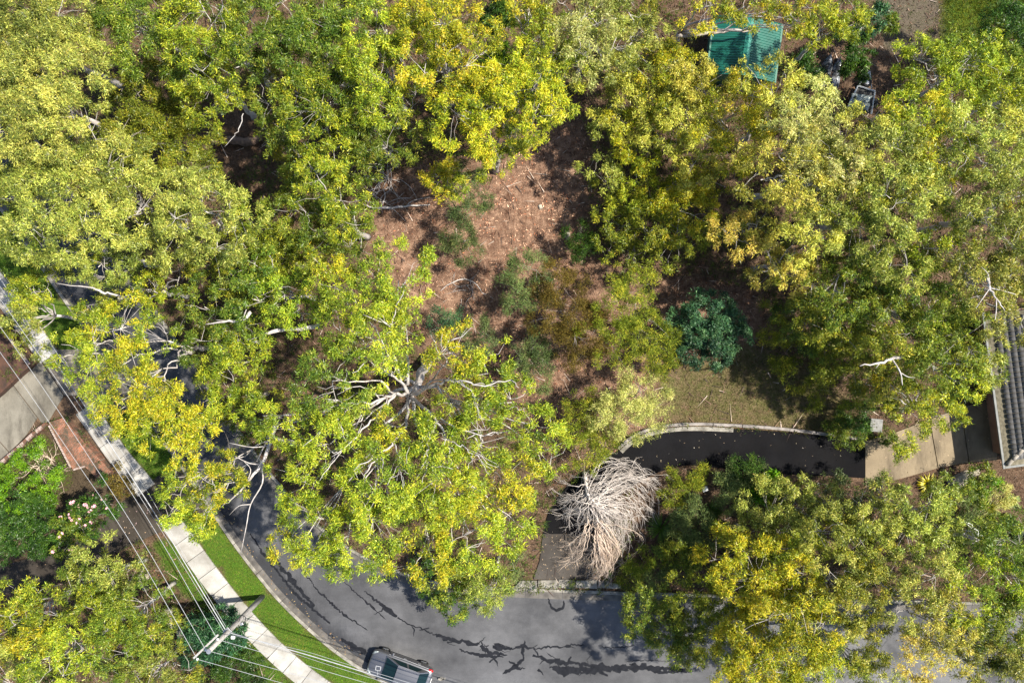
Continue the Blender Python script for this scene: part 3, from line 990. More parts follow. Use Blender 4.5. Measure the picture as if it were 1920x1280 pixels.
gum('silvery pale gum tree at top centre with a long white limb', 'L', [(1085, 45, 58, 12), (1140, 100, 45, 11, 'P'), (1095, 120, 42, 11), (1065, 15, 40, 12), (1130, 30, 40, 11, 'PG')])
gum('small green gum tree left of the forked grey trunk', 'PG', [(1190, 35, 42, 10), (1180, 85, 38, 9), (1215, 60, 30, 9)])
gum('golden gum tree behind the green roofed shed', 'Y', [(1320, 12, 45, 9), (1400, 8, 45, 9), (1480, 14, 45, 9), (1500, 45, 26, 8), (1535, 35, 36, 8, 'YG')], base=(1262, 112), fork=(1272, 62, 3.5), limb_r=1.2, twigs=0.8, fill=False)
gum('small leafy gum tree at top right of the shed', 'YG', [(1575, 25, 38, 8), (1545, 62, 26, 7), (1600, 45, 24, 7)], fill=False)
# --- right block
gum('orange flecked gum tree at the right rim of the clearing', 'W', [(1190, 190, 65, 5.5), (1250, 155, 62, 6.5), (1275, 230, 65, 6.5), (1195, 260, 52, 5), (1150, 235, 38, 4.5, 'PG')], mix='Y')
gum('straw yellow gum tree below the green shed', 'W', [(1330, 172, 48, 7.5), (1370, 240, 65, 7.5), (1320, 290, 55, 6.5), (1420, 200, 46, 9), (1300, 132, 30, 8), (1400, 150, 26, 8)], mix='Y', fill=False)
gum('golden olive gum tree above the blue green shrub', 'YG', [(1250, 350, 55, 4.5, 'Y'), (1290, 400, 50, 5, 'Y'), (1200, 370, 42, 4), (1270, 445, 50, 4.5, 'O'), (1310, 340, 40, 5.5, 'Y')])
gum('shaded olive gum tree at the right side of the clearing', 'O', [(1150, 440, 36, 3), (1190, 482, 40, 3), (1125, 320, 32, 4, 'PG'), (1150, 390, 32, 3), (1215, 430, 40, 4.5)], bark='bark_grey')
gum('creamy pale gum tree beside the tarpaulin heap', 'L', [(1450, 155, 48, 11, 'W'), (1510, 182, 42, 11), (1480, 230, 48, 11), (1550, 212, 36, 11)], fill=False)
gum('broad pale gum tree right of the straw yellow one', 'W', [(1480, 310, 60, 12), (1560, 285, 55, 12, 'L'), (1430, 335, 50, 11), (1540, 355, 50, 11, 'P'), (1500, 260, 40, 12, 'L')])
gum('pale golden gum tree just below the trailer', 'W', [(1615, 250, 46, 12), (1660, 290, 58, 12, 'P'), (1600, 310, 42, 12), (1650, 215, 32, 12, 'Y')], fill=False)
gum('sunlit green gum tree beside the dirt patch', 'YG', [(1750, 145, 55, 8), (1810, 130, 50, 8), (1715, 110, 36, 7), (1790, 185, 42, 8, 'G'), (1845, 100, 34, 7), (1800, 75, 26, 5, 'O')], twigs=0.7)
gum('golden gum tree below the dirt patch', 'Y', [(1740, 230, 48, 12), (1700, 225, 42, 12), (1770, 280, 50, 12), (1720, 290, 38, 12, 'P')])
gum('pale domed gum tree near the right edge', 'P', [(1830, 250, 48, 13), (1880, 285, 45, 13), (1840, 325, 50, 13), (1790, 335, 42, 12), (1870, 235, 35, 13, 'W')])
gum('small bright gum tree at right edge above the domed gum', 'YG', [(1890, 165, 38, 8), (1912, 205, 34, 8), (1860, 190, 26, 8)])
gum('dark green broad leaved tree in the top right corner', 'D', [(1890, 45, 45, 6), (1912, 110, 42, 6), (1878, 12, 38, 6), (1860, 75, 28, 5)], mix='G', bark='bark_brown')
gum('olive cream gum tree in the middle of the right block', 'P', [(1580, 420, 60, 10), (1520, 430, 48, 10, 'W'), (1640, 430, 50, 10), (1600, 370, 45, 11)], mix='O')
gum('larger orange tipped gum tree among the green right of clearing', 'WO', [(1470, 480, 40, 8), (1492, 518, 30, 8), (1442, 505, 28, 7)], twigs=0.8)
gum('smaller orange tipped gum left of the larger orange tipped one', 'WO', [(1390, 450, 36, 8), (1420, 420, 34, 8, 'W'), (1358, 432, 26, 8)])
gum('cream green gum tree above the tangle of brown branches', 'P', [(1690, 370, 52, 12), (1745, 350, 42, 12, 'W'), (1655, 400, 35, 11), (1710, 320, 38, 12)])
gum('pale green gum tree at the right edge just below the domed gum', 'PG', [(1870, 400, 52, 13), (1900, 350, 42, 13, 'P'), (1825, 405, 36, 12), (1900, 455, 42, 12)])
gum('yellow green gum tree below the tangle of brown branches', 'YG', [(1765, 465, 46, 11), (1705, 485, 46, 11, 'PG'), (1660, 460, 42, 11, 'PG')])
gum('dense green gum tree left of the pale branched gum', 'G', [(1600, 540, 60, 9), (1540, 530, 48, 8, 'O'), (1650, 510, 48, 9, 'PG'), (1560, 590, 55, 8, 'O')])
gum('green gum tree in the middle of the lower right canopy', 'G', [(1720, 560, 60, 10), (1690, 630, 52, 9.5), (1655, 585, 48, 9), (1745, 615, 45, 10, 'YG')], mix='O')
gum('pale green gum with white bare branches at right edge', 'PG', [(1850, 540, 52, 12), (1892, 590, 45, 12, 'P'), (1820, 500, 40, 12), (1905, 510, 40, 12)], twigs=1.0)
gum('dark green gum tree above the grass bank', 'O', [(1600, 660, 60, 4), (1545, 645, 46, 3.5), (1660, 690, 48, 4.5, 'G'), (1505, 600, 42, 4)], mix='G', bark='bark_grey')
gum('green gum tree overhanging the tiled roof', 'G', [(1790, 650, 50, 10), (1800, 715, 46, 10, 'YG'), (1845, 660, 38, 10, 'PG'), (1755, 690, 42, 10)])
gum('bright gum tree beside the concrete pillar', 'YG', [(1640, 720, 38, 5.5, 'PG'), (1705, 765, 52, 6.5), (1765, 772, 42, 6.5), (1665, 745, 24, 5, 'PG'), (1725, 720, 38, 6), (1660, 712, 16, 6, 'Y')], base=(1690, 770), fill=False)
tree('olive_shrub', 'sparse low olive shrub on the dry grass bank', 'shrub', 'O', [(1470, 650, 38, 2), (1510, 695, 38, 2), (1435, 605, 32, 2), (1560, 735, 40, 2)], bark='bark_brown', dens=0.75, style='fine', leaf=(0.16, 0.03))
tree('wattle_shrub', 'round blue green shrub alone beside the dry grass', 'shrub', 'B', [(1325, 605, 48, 3.2), (1322, 648, 40, 4.0), (1370, 622, 28, 3), (1288, 618, 32, 3), (1345, 660, 26, 3.4), (1345, 590, 30, 3)], bark='bark_brown', dens=2.0, leaf=(0.17, 0.055), flat=0.8)
# --- understorey of the clearing
UND = 'saplings in the clearing'
def sapling(label, pal, lobes, **kw):
    kw.setdefault('bark', 'bark_grey'); kw.setdefault('dens', 1.5); kw.setdefault('leaf', (0.16, 0.03)); kw.setdefault('style', 'fine')
    return tree('sapling', label, 'sapling', pal, lobes, group=UND, flat=0.8, **kw)
sapling('wispy grey green sapling on the sunlit leaf litter', 'S', [(860, 440, 30, 2.5), (872, 470, 26, 2.5)])
sapling('feathery grey green sapling in the middle of the clearing', 'S', [(990, 510, 36, 4), (970, 550, 34, 4), (1012, 545, 26, 3.5)])
sapling('soft grey green sapling below the middle of the clearing', 'S', [(1000, 650, 28, 3), (1012, 690, 30, 3.5), (970, 672, 22, 3)])
sapling('tiny blue green sapling beside the big gum', 'B', [(825, 607, 20, 2), (840, 595, 14, 1.8)])
sapling('small green sapling under the right edge of big gum', 'S', [(895, 618, 24, 2), (905, 640, 18, 2)])
sapling('brownish olive feathery sapling below the clearing', 'R', [(1060, 580, 48, 4.5), (1100, 625, 45, 4.5), (1045, 535, 34, 4), (1080, 660, 30, 4)])
sapling('olive sapling left of the blue green shrub', 'O', [(1160, 580, 46, 5), (1200, 620, 42, 5), (1140, 635, 38, 5), (1195, 548, 34, 5), (1235, 640, 30, 4)])
sapling('ghostly pale sapling above the driveway bend', 'L', [(1180, 770, 45, 4), (1200, 722, 38, 4), (1145, 782, 32, 4), (1222, 685, 34, 4, 'O'), (1225, 770, 28, 4)])
sapling('olive green sapling left of the driveway bend', 'O', [(1100, 840, 34, 3), (1132, 812, 30, 3), (1078, 800, 26, 3), (1120, 770, 30, 3), (1090, 765, 24, 3)])
sapling('faint grey sapling at the top of the sunlit litter', 'S', [(902, 362, 24, 3), (872, 392, 28, 3), (880, 330, 22, 3)])
sapling('low dark green sapling right of the sunlit litter', 'D', [(1085, 440, 22, 2), (1100, 465, 20, 2)])
# --- left middle block
gum('golden gum tree over the footpath and forecourt', 'Y', [(240, 610, 48, 11), (290, 632, 36, 11), (200, 640, 45, 11, 'YG'), (170, 600, 32, 10, 'YG'), (250, 715, 55, 11), (185, 705, 42, 11), (305, 715, 42, 11), (130, 665, 34, 10, 'YG'), (215, 760, 40, 10.5)], base=(420, 650), fork=(345, 655, 8), twigs=0.8)
gum('golden gum tree above the lower footpath slabs', 'Y', [(300, 785, 52, 10.5), (350, 765, 40, 10, 'YG'), (335, 830, 36, 10), (265, 800, 34, 10, 'YG'), (380, 800, 30, 10)])
gum('golden gum sprays over the lower drive crossing', 'Y', [(395, 900, 42, 10), (345, 905, 34, 9.5), (430, 890, 30, 10), (318, 960, 24, 9, 'YG'), (385, 950, 30, 9), (375, 985, 22, 9, 'YG')], base=(560, 830), fork=(500, 820, 7), twigs=0.9)
gum('dark green gum tree left of the big white trunked gum', 'G', [(400, 640, 50, 9), (440, 690, 54, 9), (380, 575, 42, 9), (470, 640, 42, 9, 'YG')], mix='YG')
gum('green gum tree above the big white trunked gum', 'G', [(470, 560, 50, 10), (530, 560, 46, 10, 'YG'), (510, 505, 44, 9), (565, 600, 36, 10, 'YG')])
gum('grey green gum tree over the shaded road at left', 'PG', [(180, 500, 38, 8), (250, 440, 40, 9), (100, 470, 38, 8, 'O'), (240, 505, 28, 8)], twigs=0.8)
gum('small golden gum over the footpath at left edge', 'Y', [(60, 555, 34, 7, 'YG'), (85, 540, 28, 7), (40, 600, 24, 7, 'PG'), (60, 640, 26, 7, 'PG')])
gum('thin green gum spray beside the shaded road', 'YG', [(285, 545, 30, 9), (335, 515, 38, 8, 'O'), (180, 570, 26, 8, 'O')])
gum('low shaded green gum under the big gum at its left', 'G', [(430, 790, 42, 7), (400, 745, 38, 8), (480, 740, 38, 8, 'O')], bark='bark_grey')
# --- the big gum in the middle
big = [(745, 525, 62, 12, 'YG'), (655, 545, 52, 12, 'YG'), (610, 510, 34, 11.5, 'Y'), (700, 635, 58, 13, 'YG'), (645, 610, 42, 12), (850, 660, 46, 12, 'Y'), (915, 700, 46, 12, 'YG'),
       (960, 755, 40, 12, 'YG'), (1010, 800, 36, 11.5, 'YG'), (1030, 845, 36, 11.5), (905, 830, 56, 13, 'YG'), (950, 900, 52, 12, 'Y'), (955, 975, 46, 11, 'YG'), (880, 1000, 60, 12, 'YG'),
       (790, 1040, 56, 12, 'Y'), (690, 1010, 62, 12, 'YG'), (590, 990, 56, 11.5, 'YG'), (560, 905, 44, 11), (540, 795, 50, 12, 'YG'), (620, 715, 58, 13, 'G'), (615, 835, 60, 13, 'YG'),
       (715, 905, 70, 13.5, 'YG'), (820, 905, 66, 13.5, 'YG'), (870, 765, 46, 12, 'YG'), (680, 790, 44, 12, 'YG'), (640, 1040, 36, 11), (540, 1030, 30, 11, 'Y'), (860, 930, 50, 13, 'Y'), (490, 780, 34, 11, 'YG'), (725, 690, 30, 13, 'YG'), (800, 815, 36, 13.5, 'YG'), (760, 600, 34, 12.5, 'YG'), (735, 800, 30, 13, 'Y'), (905, 765, 36, 13, 'YG')]
bigt = gum('largest yellow green gum with white trunk and limbs, centre left', 'YG', big, base=(800, 672), fork=(768, 742, 8.5), trunk_r=0.30, limb_r=0.6, twigs=0.55, dens=1.2)
for pts_, r0_ in (([(768, 742, 8.6), (742, 738, 10.5), (712, 748, 12.0), (668, 757, 12.8), (610, 748, 13.0)], .15), ([(768, 742, 8.6), (752, 715, 10.6), (715, 690, 12.4), (672, 668, 13.2)], .13),
                   ([(768, 742, 8.6), (792, 762, 11.0), (818, 788, 12.6), (838, 822, 13.4), (848, 858, 13.8)], .16), ([(768, 742, 8.6), (812, 722, 11.0), (852, 713, 12.6), (900, 722, 13.2), (958, 712, 13.2)], .13),
                   ([(768, 742, 8.6), (762, 788, 11.5), (738, 828, 13.2), (706, 858, 14.2), (684, 884, 14.4)], .14), ([(792, 762, 11.0), (835, 790, 12.8), (880, 812, 13.6), (955, 808, 13.4)], .10),
                   ([(742, 738, 10.5), (712, 772, 12.4), (672, 812, 13.8), (628, 862, 14.2)], .11), ([(852, 713, 12.6), (882, 730, 13.2), (888, 752, 13.4)], .05), ([(668, 757, 12.8), (640, 776, 13.4), (612, 800, 13.8)], .06),
                   ([(818, 788, 12.6), (802, 830, 13.8), (806, 872, 14.4)], .09), ([(712, 748, 12.0), (690, 728, 12.8), (648, 726, 13.4)], .06), ([(838, 822, 13.4), (868, 838, 14.0), (900, 860, 14.2)], .06),
                   ([(738, 828, 13.2), (748, 862, 14.2), (744, 900, 14.6)], .06), ([(768, 742, 8.6), (790, 700, 10.4), (820, 668, 12.2), (842, 640, 12.8)], .12), ([(768, 742, 8.6), (745, 690, 11.0), (735, 630, 12.8), (742, 580, 12.8)], .13)):
    w_ = smooth_line([P(*q) for q in pts_], 5); w_[1:-1] += rng.normal(0, 0.045, (len(w_) - 2, 3))
    o0 = np.array(bigt.location)
    MB().tube(w_ - o0, np.linspace(r0_ * 0.62, r0_ * 0.16, len(w_)), 7).build('bough', M['bark_pale'], bigt, smooth=True)
    for k_ in range(5):
        j_ = rng.integers(6, len(w_)); e_ = w_[j_] + unit(unit(w_[-1] - w_[0]) + rng.normal(0, .6, 3)) * rng.uniform(.6, 1.6)
        MB().tube(branch_path(w_[j_], e_, 5, .2) - o0, np.linspace(r0_ * .28, .008, 5), 4).build('twig', M['bark_pale'], bigt, smooth=True)
gum('deep green gum tree hanging over the open road', 'G', [(850, 1105, 42, 4), (815, 1080, 32, 4), (880, 1070, 36, 4), (840, 1135, 26, 3.6)], mix='D', bark='bark_brown')
gum('faded pale gum spray beside the driveway lip', 'PG', [(930, 1095, 34, 5), (965, 1070, 28, 5, 'S'), (905, 1115, 26, 5)], dens=0.6, style='fine', leaf=(0.18, 0.03))
# --- lower right block
gum('bright golden gum tree at lower right, above the roadside gum', 'Y', [(1420, 1080, 62, 6.5), (1490, 1100, 54, 7.5), (1440, 1150, 52, 7), (1370, 1045, 46, 5), (1360, 1110, 42, 5, 'YG'), (1500, 1045, 42, 7, 'YG')], mix='Y')
gum('golden gum tree at the bottom edge over the road', 'Y', [(1450, 1215, 62, 10), (1385, 1230, 50, 7), (1510, 1190, 50, 10), (1345, 1175, 42, 5.5, 'O'), (1420, 1270, 50, 10), (1500, 1260, 45, 9, 'YG')], mix='Y')
gum('green gum tree jutting over the road right of the driveway', 'G', [(1220, 1140, 46, 4.2), (1258, 1180, 44, 4.2), (1195, 1165, 30, 3.6), (1290, 1120, 38, 5, 'O'), (1265, 1210, 34, 4), (1310, 1190, 40, 4.5, 'O')], bark='bark_brown')
gum('pale green gum tree below the black driveway', 'PG', [(1450, 960, 50, 4), (1520, 935, 46, 4.2), (1410, 1000, 40, 4), (1490, 1010, 42, 4.5), (1560, 915, 34, 3, 'S')])
gum('pale green gum tree below the concrete pad', 'PG', [(1620, 1000, 50, 8), (1565, 985, 42, 8), (1655, 955, 42, 8), (1600, 1050, 40, 8, 'O'), (1620, 925, 34, 6, 'S')])
gum('pale yellow gum tree left of the bare white branch', 'P', [(1720, 960, 46, 8), (1755, 1010, 42, 8), (1690, 1010, 36, 8, 'PG'), (1765, 930, 32, 7, 'PG')])
gum('olive gum tree right of the golden lower gum', 'O', [(1610, 1120, 50, 9), (1560, 1150, 42, 9, 'P'), (1655, 1080, 38, 9, 'P'), (1560, 1075, 38, 9, 'P')], mix='P')
gum('orange tipped olive gum tree over the lower right road', 'P', [(1720, 1140, 42, 10), (1765, 1180, 50, 10, 'W'), (1800, 1135, 38, 10, 'YG'), (1720, 1230, 36, 10, 'WO'), (1740, 1090, 34, 10)], twigs=0.9)
gum('leafy green gum tree at right edge below the garden', 'G', [(1870, 1060, 54, 9), (1830, 1020, 42, 8, 'PG'), (1900, 1010, 42, 8), (1890, 1110, 46, 9, 'YG')])
gum('green gum tree in the bottom right corner', 'G', [(1870, 1180, 54, 9), (1905, 1245, 52, 9, 'PG'), (1850, 1255, 46, 9, 'PG'), (1905, 1150, 40, 9)])
gum('thin olive gum tree at bottom edge over the road', 'O', [(1615, 1225, 34, 8), (1580, 1275, 36, 8, 'YG'), (1640, 1270, 36, 8, 'P'), (1565, 1215, 30, 8, 'G')])
# --- lower left block
gum('golden gum tree at left edge below the side drive', 'Y', [(40, 1128, 42, 9, 'YG'), (100, 1152, 44, 9), (20, 1175, 45, 9), (60, 1185, 40, 9, 'Y')])
gum('round green gum tree beside the side drive', 'G', [(185, 1060, 46, 7, 'PG'), (150, 1095, 40, 7), (215, 1100, 42, 7, 'PG'), (245, 1065, 30, 6, 'PG')])
gum('green gum tree left of the power pole', 'G', [(265, 1145, 54, 8), (220, 1195, 50, 8), (305, 1180, 40, 8, 'O'), (190, 1150, 42, 8, 'YG')])
gum('yellow green gum tree in the bottom left corner', 'YG', [(100, 1245, 56, 9), (175, 1255, 46, 8, 'G'), (25, 1250, 50, 9, 'P'), (130, 1205, 40, 9)])
gum('dull green gum tree at bottom edge left of the pole', 'PG', [(290, 1260, 45, 7), (335, 1250, 32, 6, 'O'), (240, 1275, 42, 7, 'G')])
SHR = 'garden and roadside shrubs'
def shrub(label, pal, lobes, **kw):
    kw.setdefault('bark', 'bark_brown'); kw.setdefault('dens', 2.0); kw.setdefault('flat', 0.8)
    return tree('shrub', label, 'shrub', pal, lobes, group=SHR, **kw)
shrub('blue green shrub directly under the power lines at the pole', 'B', [(400, 1180, 36, 2.5), (378, 1203, 30, 2.5), (428, 1172, 24, 2.5), (420, 1200, 26, 2.5)], leaf=(0.2, 0.06))
shrub('dark green shrub below the pole at the bottom edge', 'D', [(440, 1245, 34, 1.8), (400, 1262, 32, 1.8), (475, 1260, 28, 1.6)], leaf=(0.14, 0.04))
shrub('vivid lime shrub against the curved brick wall', 'V', [(30, 876, 15, 1.2), (50, 856, 16, 1.2), (70, 840, 11, 1.2), (12, 888, 11, 1.1)], leaf=(0.12, 0.05))
shrub('small round bright green bush among dry branches', 'V', [(88, 905, 20, 1.4), (84, 930, 16, 1.3), (98, 885, 13, 1.2)], leaf=(0.11, 0.045))
shrub('big dark green bush at left edge above the side drive', 'D', [(25, 960, 36, 2.2), (55, 1000, 34, 2.2), (15, 1015, 32, 2.0), (25, 930, 26, 2.2, 'V'), (85, 985, 30, 2.0), (60, 960, 24, 1.8), (100, 1000, 22, 1.8), (5, 985, 26, 2)], leaf=(0.15, 0.05))
mag = shrub('dark green bush dotted with pink flowers by the side drive', 'D', [(140, 980, 30, 3, 'G'), (175, 960, 30, 3), (195, 935, 28, 3), (120, 1010, 26, 3, 'G'), (165, 990, 22, 2.6)], leaf=(0.17, 0.06), bark='bark_grey', dens=1.0)
shrub('reddish leaved bush at the end of the brick planter', 'R', [(222, 895, 16, 1.2), (232, 912, 14, 1.0)], leaf=(0.12, 0.04))
shrub('grey green bush at the lower edge of black driveway', 'S', [(1400, 878, 24, 1.6, 'D'), (1380, 895, 26, 1.5), (1425, 890, 20, 1.5), (1370, 925, 28, 1.8)], style='fine', leaf=(0.14, 0.03))
shrub('glossy bright green bush with big leaves below the driveway', 'V', [(1430, 915, 18, 1.6), (1440, 900, 12, 1.8), (1420, 925, 12, 1.5)], leaf=(0.26, 0.12), dens=0.9)
shrub('soft olive bush behind the small white box', 'O', [(1285, 905, 24, 1.3), (1265, 925, 20, 1.2), (1310, 895, 16, 1.2)], style='fine', leaf=(0.14, 0.03))
shrub('grey green bush below the two dark strappy tufts', 'S', [(1300, 980, 28, 2), (1325, 1000, 22, 2), (1290, 1000, 20, 2)], style='fine', leaf=(0.15, 0.035))
shrub('small olive bush beside the dead tree tips', 'O', [(1270, 1025, 22, 1.8), (1290, 1045, 20, 1.8, 'G'), (1245, 1040, 18, 1.5, 'G')], leaf=(0.18, 0.05))
shrub('low grassy green bush at the driveway foot', 'S', [(1200, 1060, 22, 1.2, 'G'), (1225, 1085, 24, 1.2), (1185, 1085, 16, 0.8, 'O')], style='fine', leaf=(0.16, 0.03))
shrub('lush mid green bush beside the garden boulder', 'V', [(1835, 900, 24, 1.5, 'G'), (1810, 920, 24, 1.5, 'G'), (1855, 915, 20, 1.4), (1825, 935, 20, 1.4, 'G')], leaf=(0.14, 0.05))
shrub('silvery bush below the lush garden bush', 'S', [(1870, 925, 18, 1.3, 'L'), (1800, 955, 24, 1.6), (1815, 985, 22, 1.8), (1840, 1000, 18, 1.8)], style='fine', leaf=(0.15, 0.03))
shrub('dark leafy bush at right edge by the black log', 'G', [(1870, 995, 22, 1.8), (1885, 1025, 24, 2.0, 'S'), (1860, 1010, 16, 1.6, 'V')], leaf=(0.16, 0.05))
shrub('dark green bush at the foot of the concrete pillar', 'D', [(1600, 785, 24, 1.2), (1585, 812, 22, 1.0, 'G'), (1615, 770, 18, 1.2), (1570, 800, 16, 0.8, 'G')], leaf=(0.14, 0.04))
shrub('small olive bush between pillar and concrete pad', 'O', [(1652, 822, 18, 1.2, 'G'), (1690, 832, 17, 2.2, 'YG'), (1675, 840, 14, 2.0, 'G')], leaf=(0.16, 0.045), dens=0.9)
shrub('fern green bush between shed and dirt patch', 'B', [(1600, 70, 26, 2.5, 'D'), (1625, 45, 22, 2.5), (1640, 30, 14, 2.2), (1590, 105, 26, 2.2, 'D'), (1615, 120, 20, 2, 'D'), (1670, 50, 12, 1.6, 'G')], leaf=(0.26, 0.06), dens=0.9)
shrub('low green bush left of the tarpaulin heap', 'D', [(1520, 132, 18, 1.2), (1505, 112, 14, 1.0)], leaf=(0.16, 0.05))
shrub('dark palm like bush between golden gums at top', 'D', [(930, 20, 22, 6), (935, 110, 20, 5, 'V'), (925, 40, 16, 5)], leaf=(0.4, 0.08))
print('leaves', NLEAF)
# ------------------------------------------------------------------ bleached dead tree sprawling over the driveway edge
def dead_tree():
    base = P(1096, 886)
    O = np.array([base[0], base[1], 0.0])
    root = tag(empty('dead_tree', tuple(O)), 'bleached leafless tree sprawling across the bend of the driveway', 'tree')
    stem = smooth_line([O, P(1098, 900, 0.9), P(1102, 925, 1.7), P(1112, 950, 2.1)], 5)
    MB().tube(stem - O, np.linspace(0.16, 0.06, len(stem)), 8).build('trunk', M['dead_wood'], root, smooth=True)
    # tips as the photograph places them: (px, py, height, how many boughs, spread px, tan wood)
    tips = [(1200, 878, 1.3, 7, 10, 0), (1222, 894, 1.2, 9, 10, 0), (1220, 920, 1.1, 9, 11, 0), (1206, 946, 1.0, 11, 11, 0), (1190, 974, 0.9, 12, 11, 0),
            (1176, 1000, 0.8, 15, 10, 0), (1158, 1020, 0.7, 15, 10, 0), (1138, 1028, 0.7, 12, 9, 0), (1112, 990, 0.7, 5, 12, 0), (1066, 975, 0.5, 8, 9, 0),
            (1052, 948, 0.6, 5, 8, 0), (1085, 1000, 0.5, 6, 9, 0), (1135, 1068, 0.5, 22, 12, 1), (1125, 1082, 0.4, 14, 9, 1), (1078, 1045, 0.4, 11, 11, 1), (1154, 1052, 0.5, 10, 9, 1),
            (1160, 886, 1.4, 3, 12, 0), (1060, 892, 1.0, 2, 8, 0)]
    for (tx, ty, th, cnt, spr, tan) in tips:
        for i in range(cnt):
            tip = P(tx + rng.normal(0, spr), ty + rng.normal(0, spr), max(0.15, th + rng.normal(0, 0.2)))
            s0 = stem[rng.integers(3, len(stem))] + rng.normal(0, 0.08, 3)
            if tan: s0 = stem[-1] + (tip - stem[-1]) * rng.uniform(0.2, 0.5) + rng.normal(0, 0.15, 3)
            v = tip - s0; L = np.linalg.norm(v)
            sidev = np.array([-v[1], v[0], 0]) / (L + 1e-6)
            bow = sidev * L * (rng.normal(0.10, 0.17))
            lift = rng.uniform(0.2, 0.8)
            pts = [s0, s0 + v * 0.25 + bow * 0.6 + np.array([0, 0, lift * 0.8]), s0 + v * 0.62 + bow + np.array([0, 0, lift * 0.7]), tip - bow * 0.35]
            main = smooth_line(pts, 4)
            main[1:] += rng.normal(0, 0.04, (12, 3))
            thick = 0.032 if i % 4 == 0 else 0.016
            mb = MB(); mb.tube(main - O, np.linspace(thick, 0.006, 13), 4)
            hook = -sidev * rng.uniform(0.1, 0.9) * (1 if rng.random() < 0.8 else -0.6)
            for k in range(6):
                j = rng.integers(4, 13)
                d2 = unit(unit(main[min(12, j + 1)] - main[j - 1]) + rng.normal(0, 0.26, 3) * np.array([1, 1, 0.3]))
                l2 = rng.uniform(0.4, 0.9)
                br = smooth_line([main[j], main[j] + d2 * l2 * 0.5 + rng.normal(0, 0.04, 3), main[j] + d2 * l2 + hook * l2 * 0.5 + np.array([0, 0, -0.15 * l2])], 2)
                br[:, 2] = np.maximum(br[:, 2], 0.1)
                mb.tube(br - O, np.linspace(0.010, 0.005, len(br)), 3, cap=False)
                for q in range(3):
                    jj = rng.integers(1, len(br))
                    d3 = unit(unit(br[-1] - br[0]) + rng.normal(0, 0.28, 3) * np.array([1, 1, 0.5]) + hook * 0.5)
                    e = br[jj] + d3 * rng.uniform(0.2, 0.5)
                    e[2] = max(0.1, e[2])
                    mb.tube([br[jj] - O, e - O], [0.007, 0.004], 3, cap=False)
            mb.build('branch', M['dead_tan'] if tan else M['dead_wood'], root, smooth=True)


dead_tree()


def twig_tangle(name, label, cat, px, py, h, r, n, mat, flatten=0.25, thick=0.016):
    c = P(px, py, h); z0 = float(ground_z(c[0], c[1]))
    O = np.array([c[0], c[1], z0])
    root = tag(empty(name, tuple(O)), label, cat)
    for i in range(n):
        a = rng.uniform(0, 6.28); L = r * rng.uniform(0.5, 1.1)
        d = np.array([math.cos(a), math.sin(a), 0])
        st = rng.normal(0, r * 0.22, 3) * np.array([1, 1, 0]) + np.array([0, 0, 0.05])
        bow = np.array([-d[1], d[0], 0]) * rng.normal(0, 0.25) * L
        pts = smooth_line([st, st + d * L * 0.5 + bow + np.array([0, 0, flatten * r * rng.uniform(0.3, 1.6)]), st + d * L + bow * 0.4 + np.array([0, 0, flatten * r * rng.uniform(0, 0.8)])], 5)
        pts[:, 2] = np.maximum(pts[:, 2], 0.03)
        mb = MB(); mb.tube(pts, np.linspace(thick * 1.5, thick * 0.5, len(pts)), 4)
        for k in range(4):
            j = rng.integers(3, len(pts)); d2 = unit(d + rng.normal(0, 0.6, 3))
            e = pts[j] + d2 * L * 0.3; e[2] = max(0.03, e[2])
            mb.tube([pts[j], (pts[j] + e) / 2 + rng.normal(0, 0.03 * L, 3) * np.array([1, 1, 0.2]), e], [thick * 0.7, thick * 0.6, thick * 0.3], 3, cap=False)
        mb.build('twig', M[mat], root, smooth=True)
    return root


twig_tangle('bare_bush', 'tangle of bare grey twigs left of the clearing', 'dead bush', 722, 335, 0.8, 1.4, 20, 'bark_pale', 0.35)
twig_tangle('bare_bush', 'thin bare grey twigs beside the left rim of the litter', 'dead bush', 715, 378, 0.4, 1.9, 8, 'bark_pale', 0.15)
twig_tangle('dry_brush', 'heap of dry straw brown branches inside the walled garden', 'dead bush', 78, 872, 0.5, 1.5, 34, 'dead_tan', 0.25, 0.014)
twig_tangle('bare_bush', 'tangle of brown bare branches amid the right canopy', 'dead bush', 1740, 395, 3.0, 1.3, 16, 'bark_brown', 0.3, 0.03)
twig_tangle('bare_bush', 'dry pale twigs at the foot of the clearing', 'dead bush', 880, 540, 0.3, 1.2, 9, 'bark_pale', 0.1, 0.010)
twig_tangle('dry_brush', 'flattened dry twigs at lower edge near the pole', 'dead bush', 318, 1225, 0.4, 1.1, 14, 'dead_tan', 0.2, 0.012)


def limb_thing(name, label, cat, pts, radii, mat, forks=()):
    """a bare limb or log; pts as (px, py, h)"""
    w = [P(*p) for p in pts]
    O = np.array([w[0][0], w[0][1], 0.0])
    line = smooth_line(w, 4)
    line[1:-1] += rng.normal(0, 0.03, (len(line) - 2, 3))
    r = np.interp(np.linspace(0, 1, len(line)), np.linspace(0, 1, len(radii)), radii)
    mb = MB(); mb.tube(line - O, r, 7)
    o = mb.build(name, M[mat], smooth=True, loc=tuple(O))
    tag(o, label, cat)
    for fk in forks:
        w2 = smooth_line([P(*p) for p in fk[0]], 4)
        m2 = MB(); m2.tube(w2 - O, np.linspace(fk[1], fk[1] * 0.35, len(w2)), 5)
        m2.build('side_branch', M[mat], o, smooth=True)
    return o


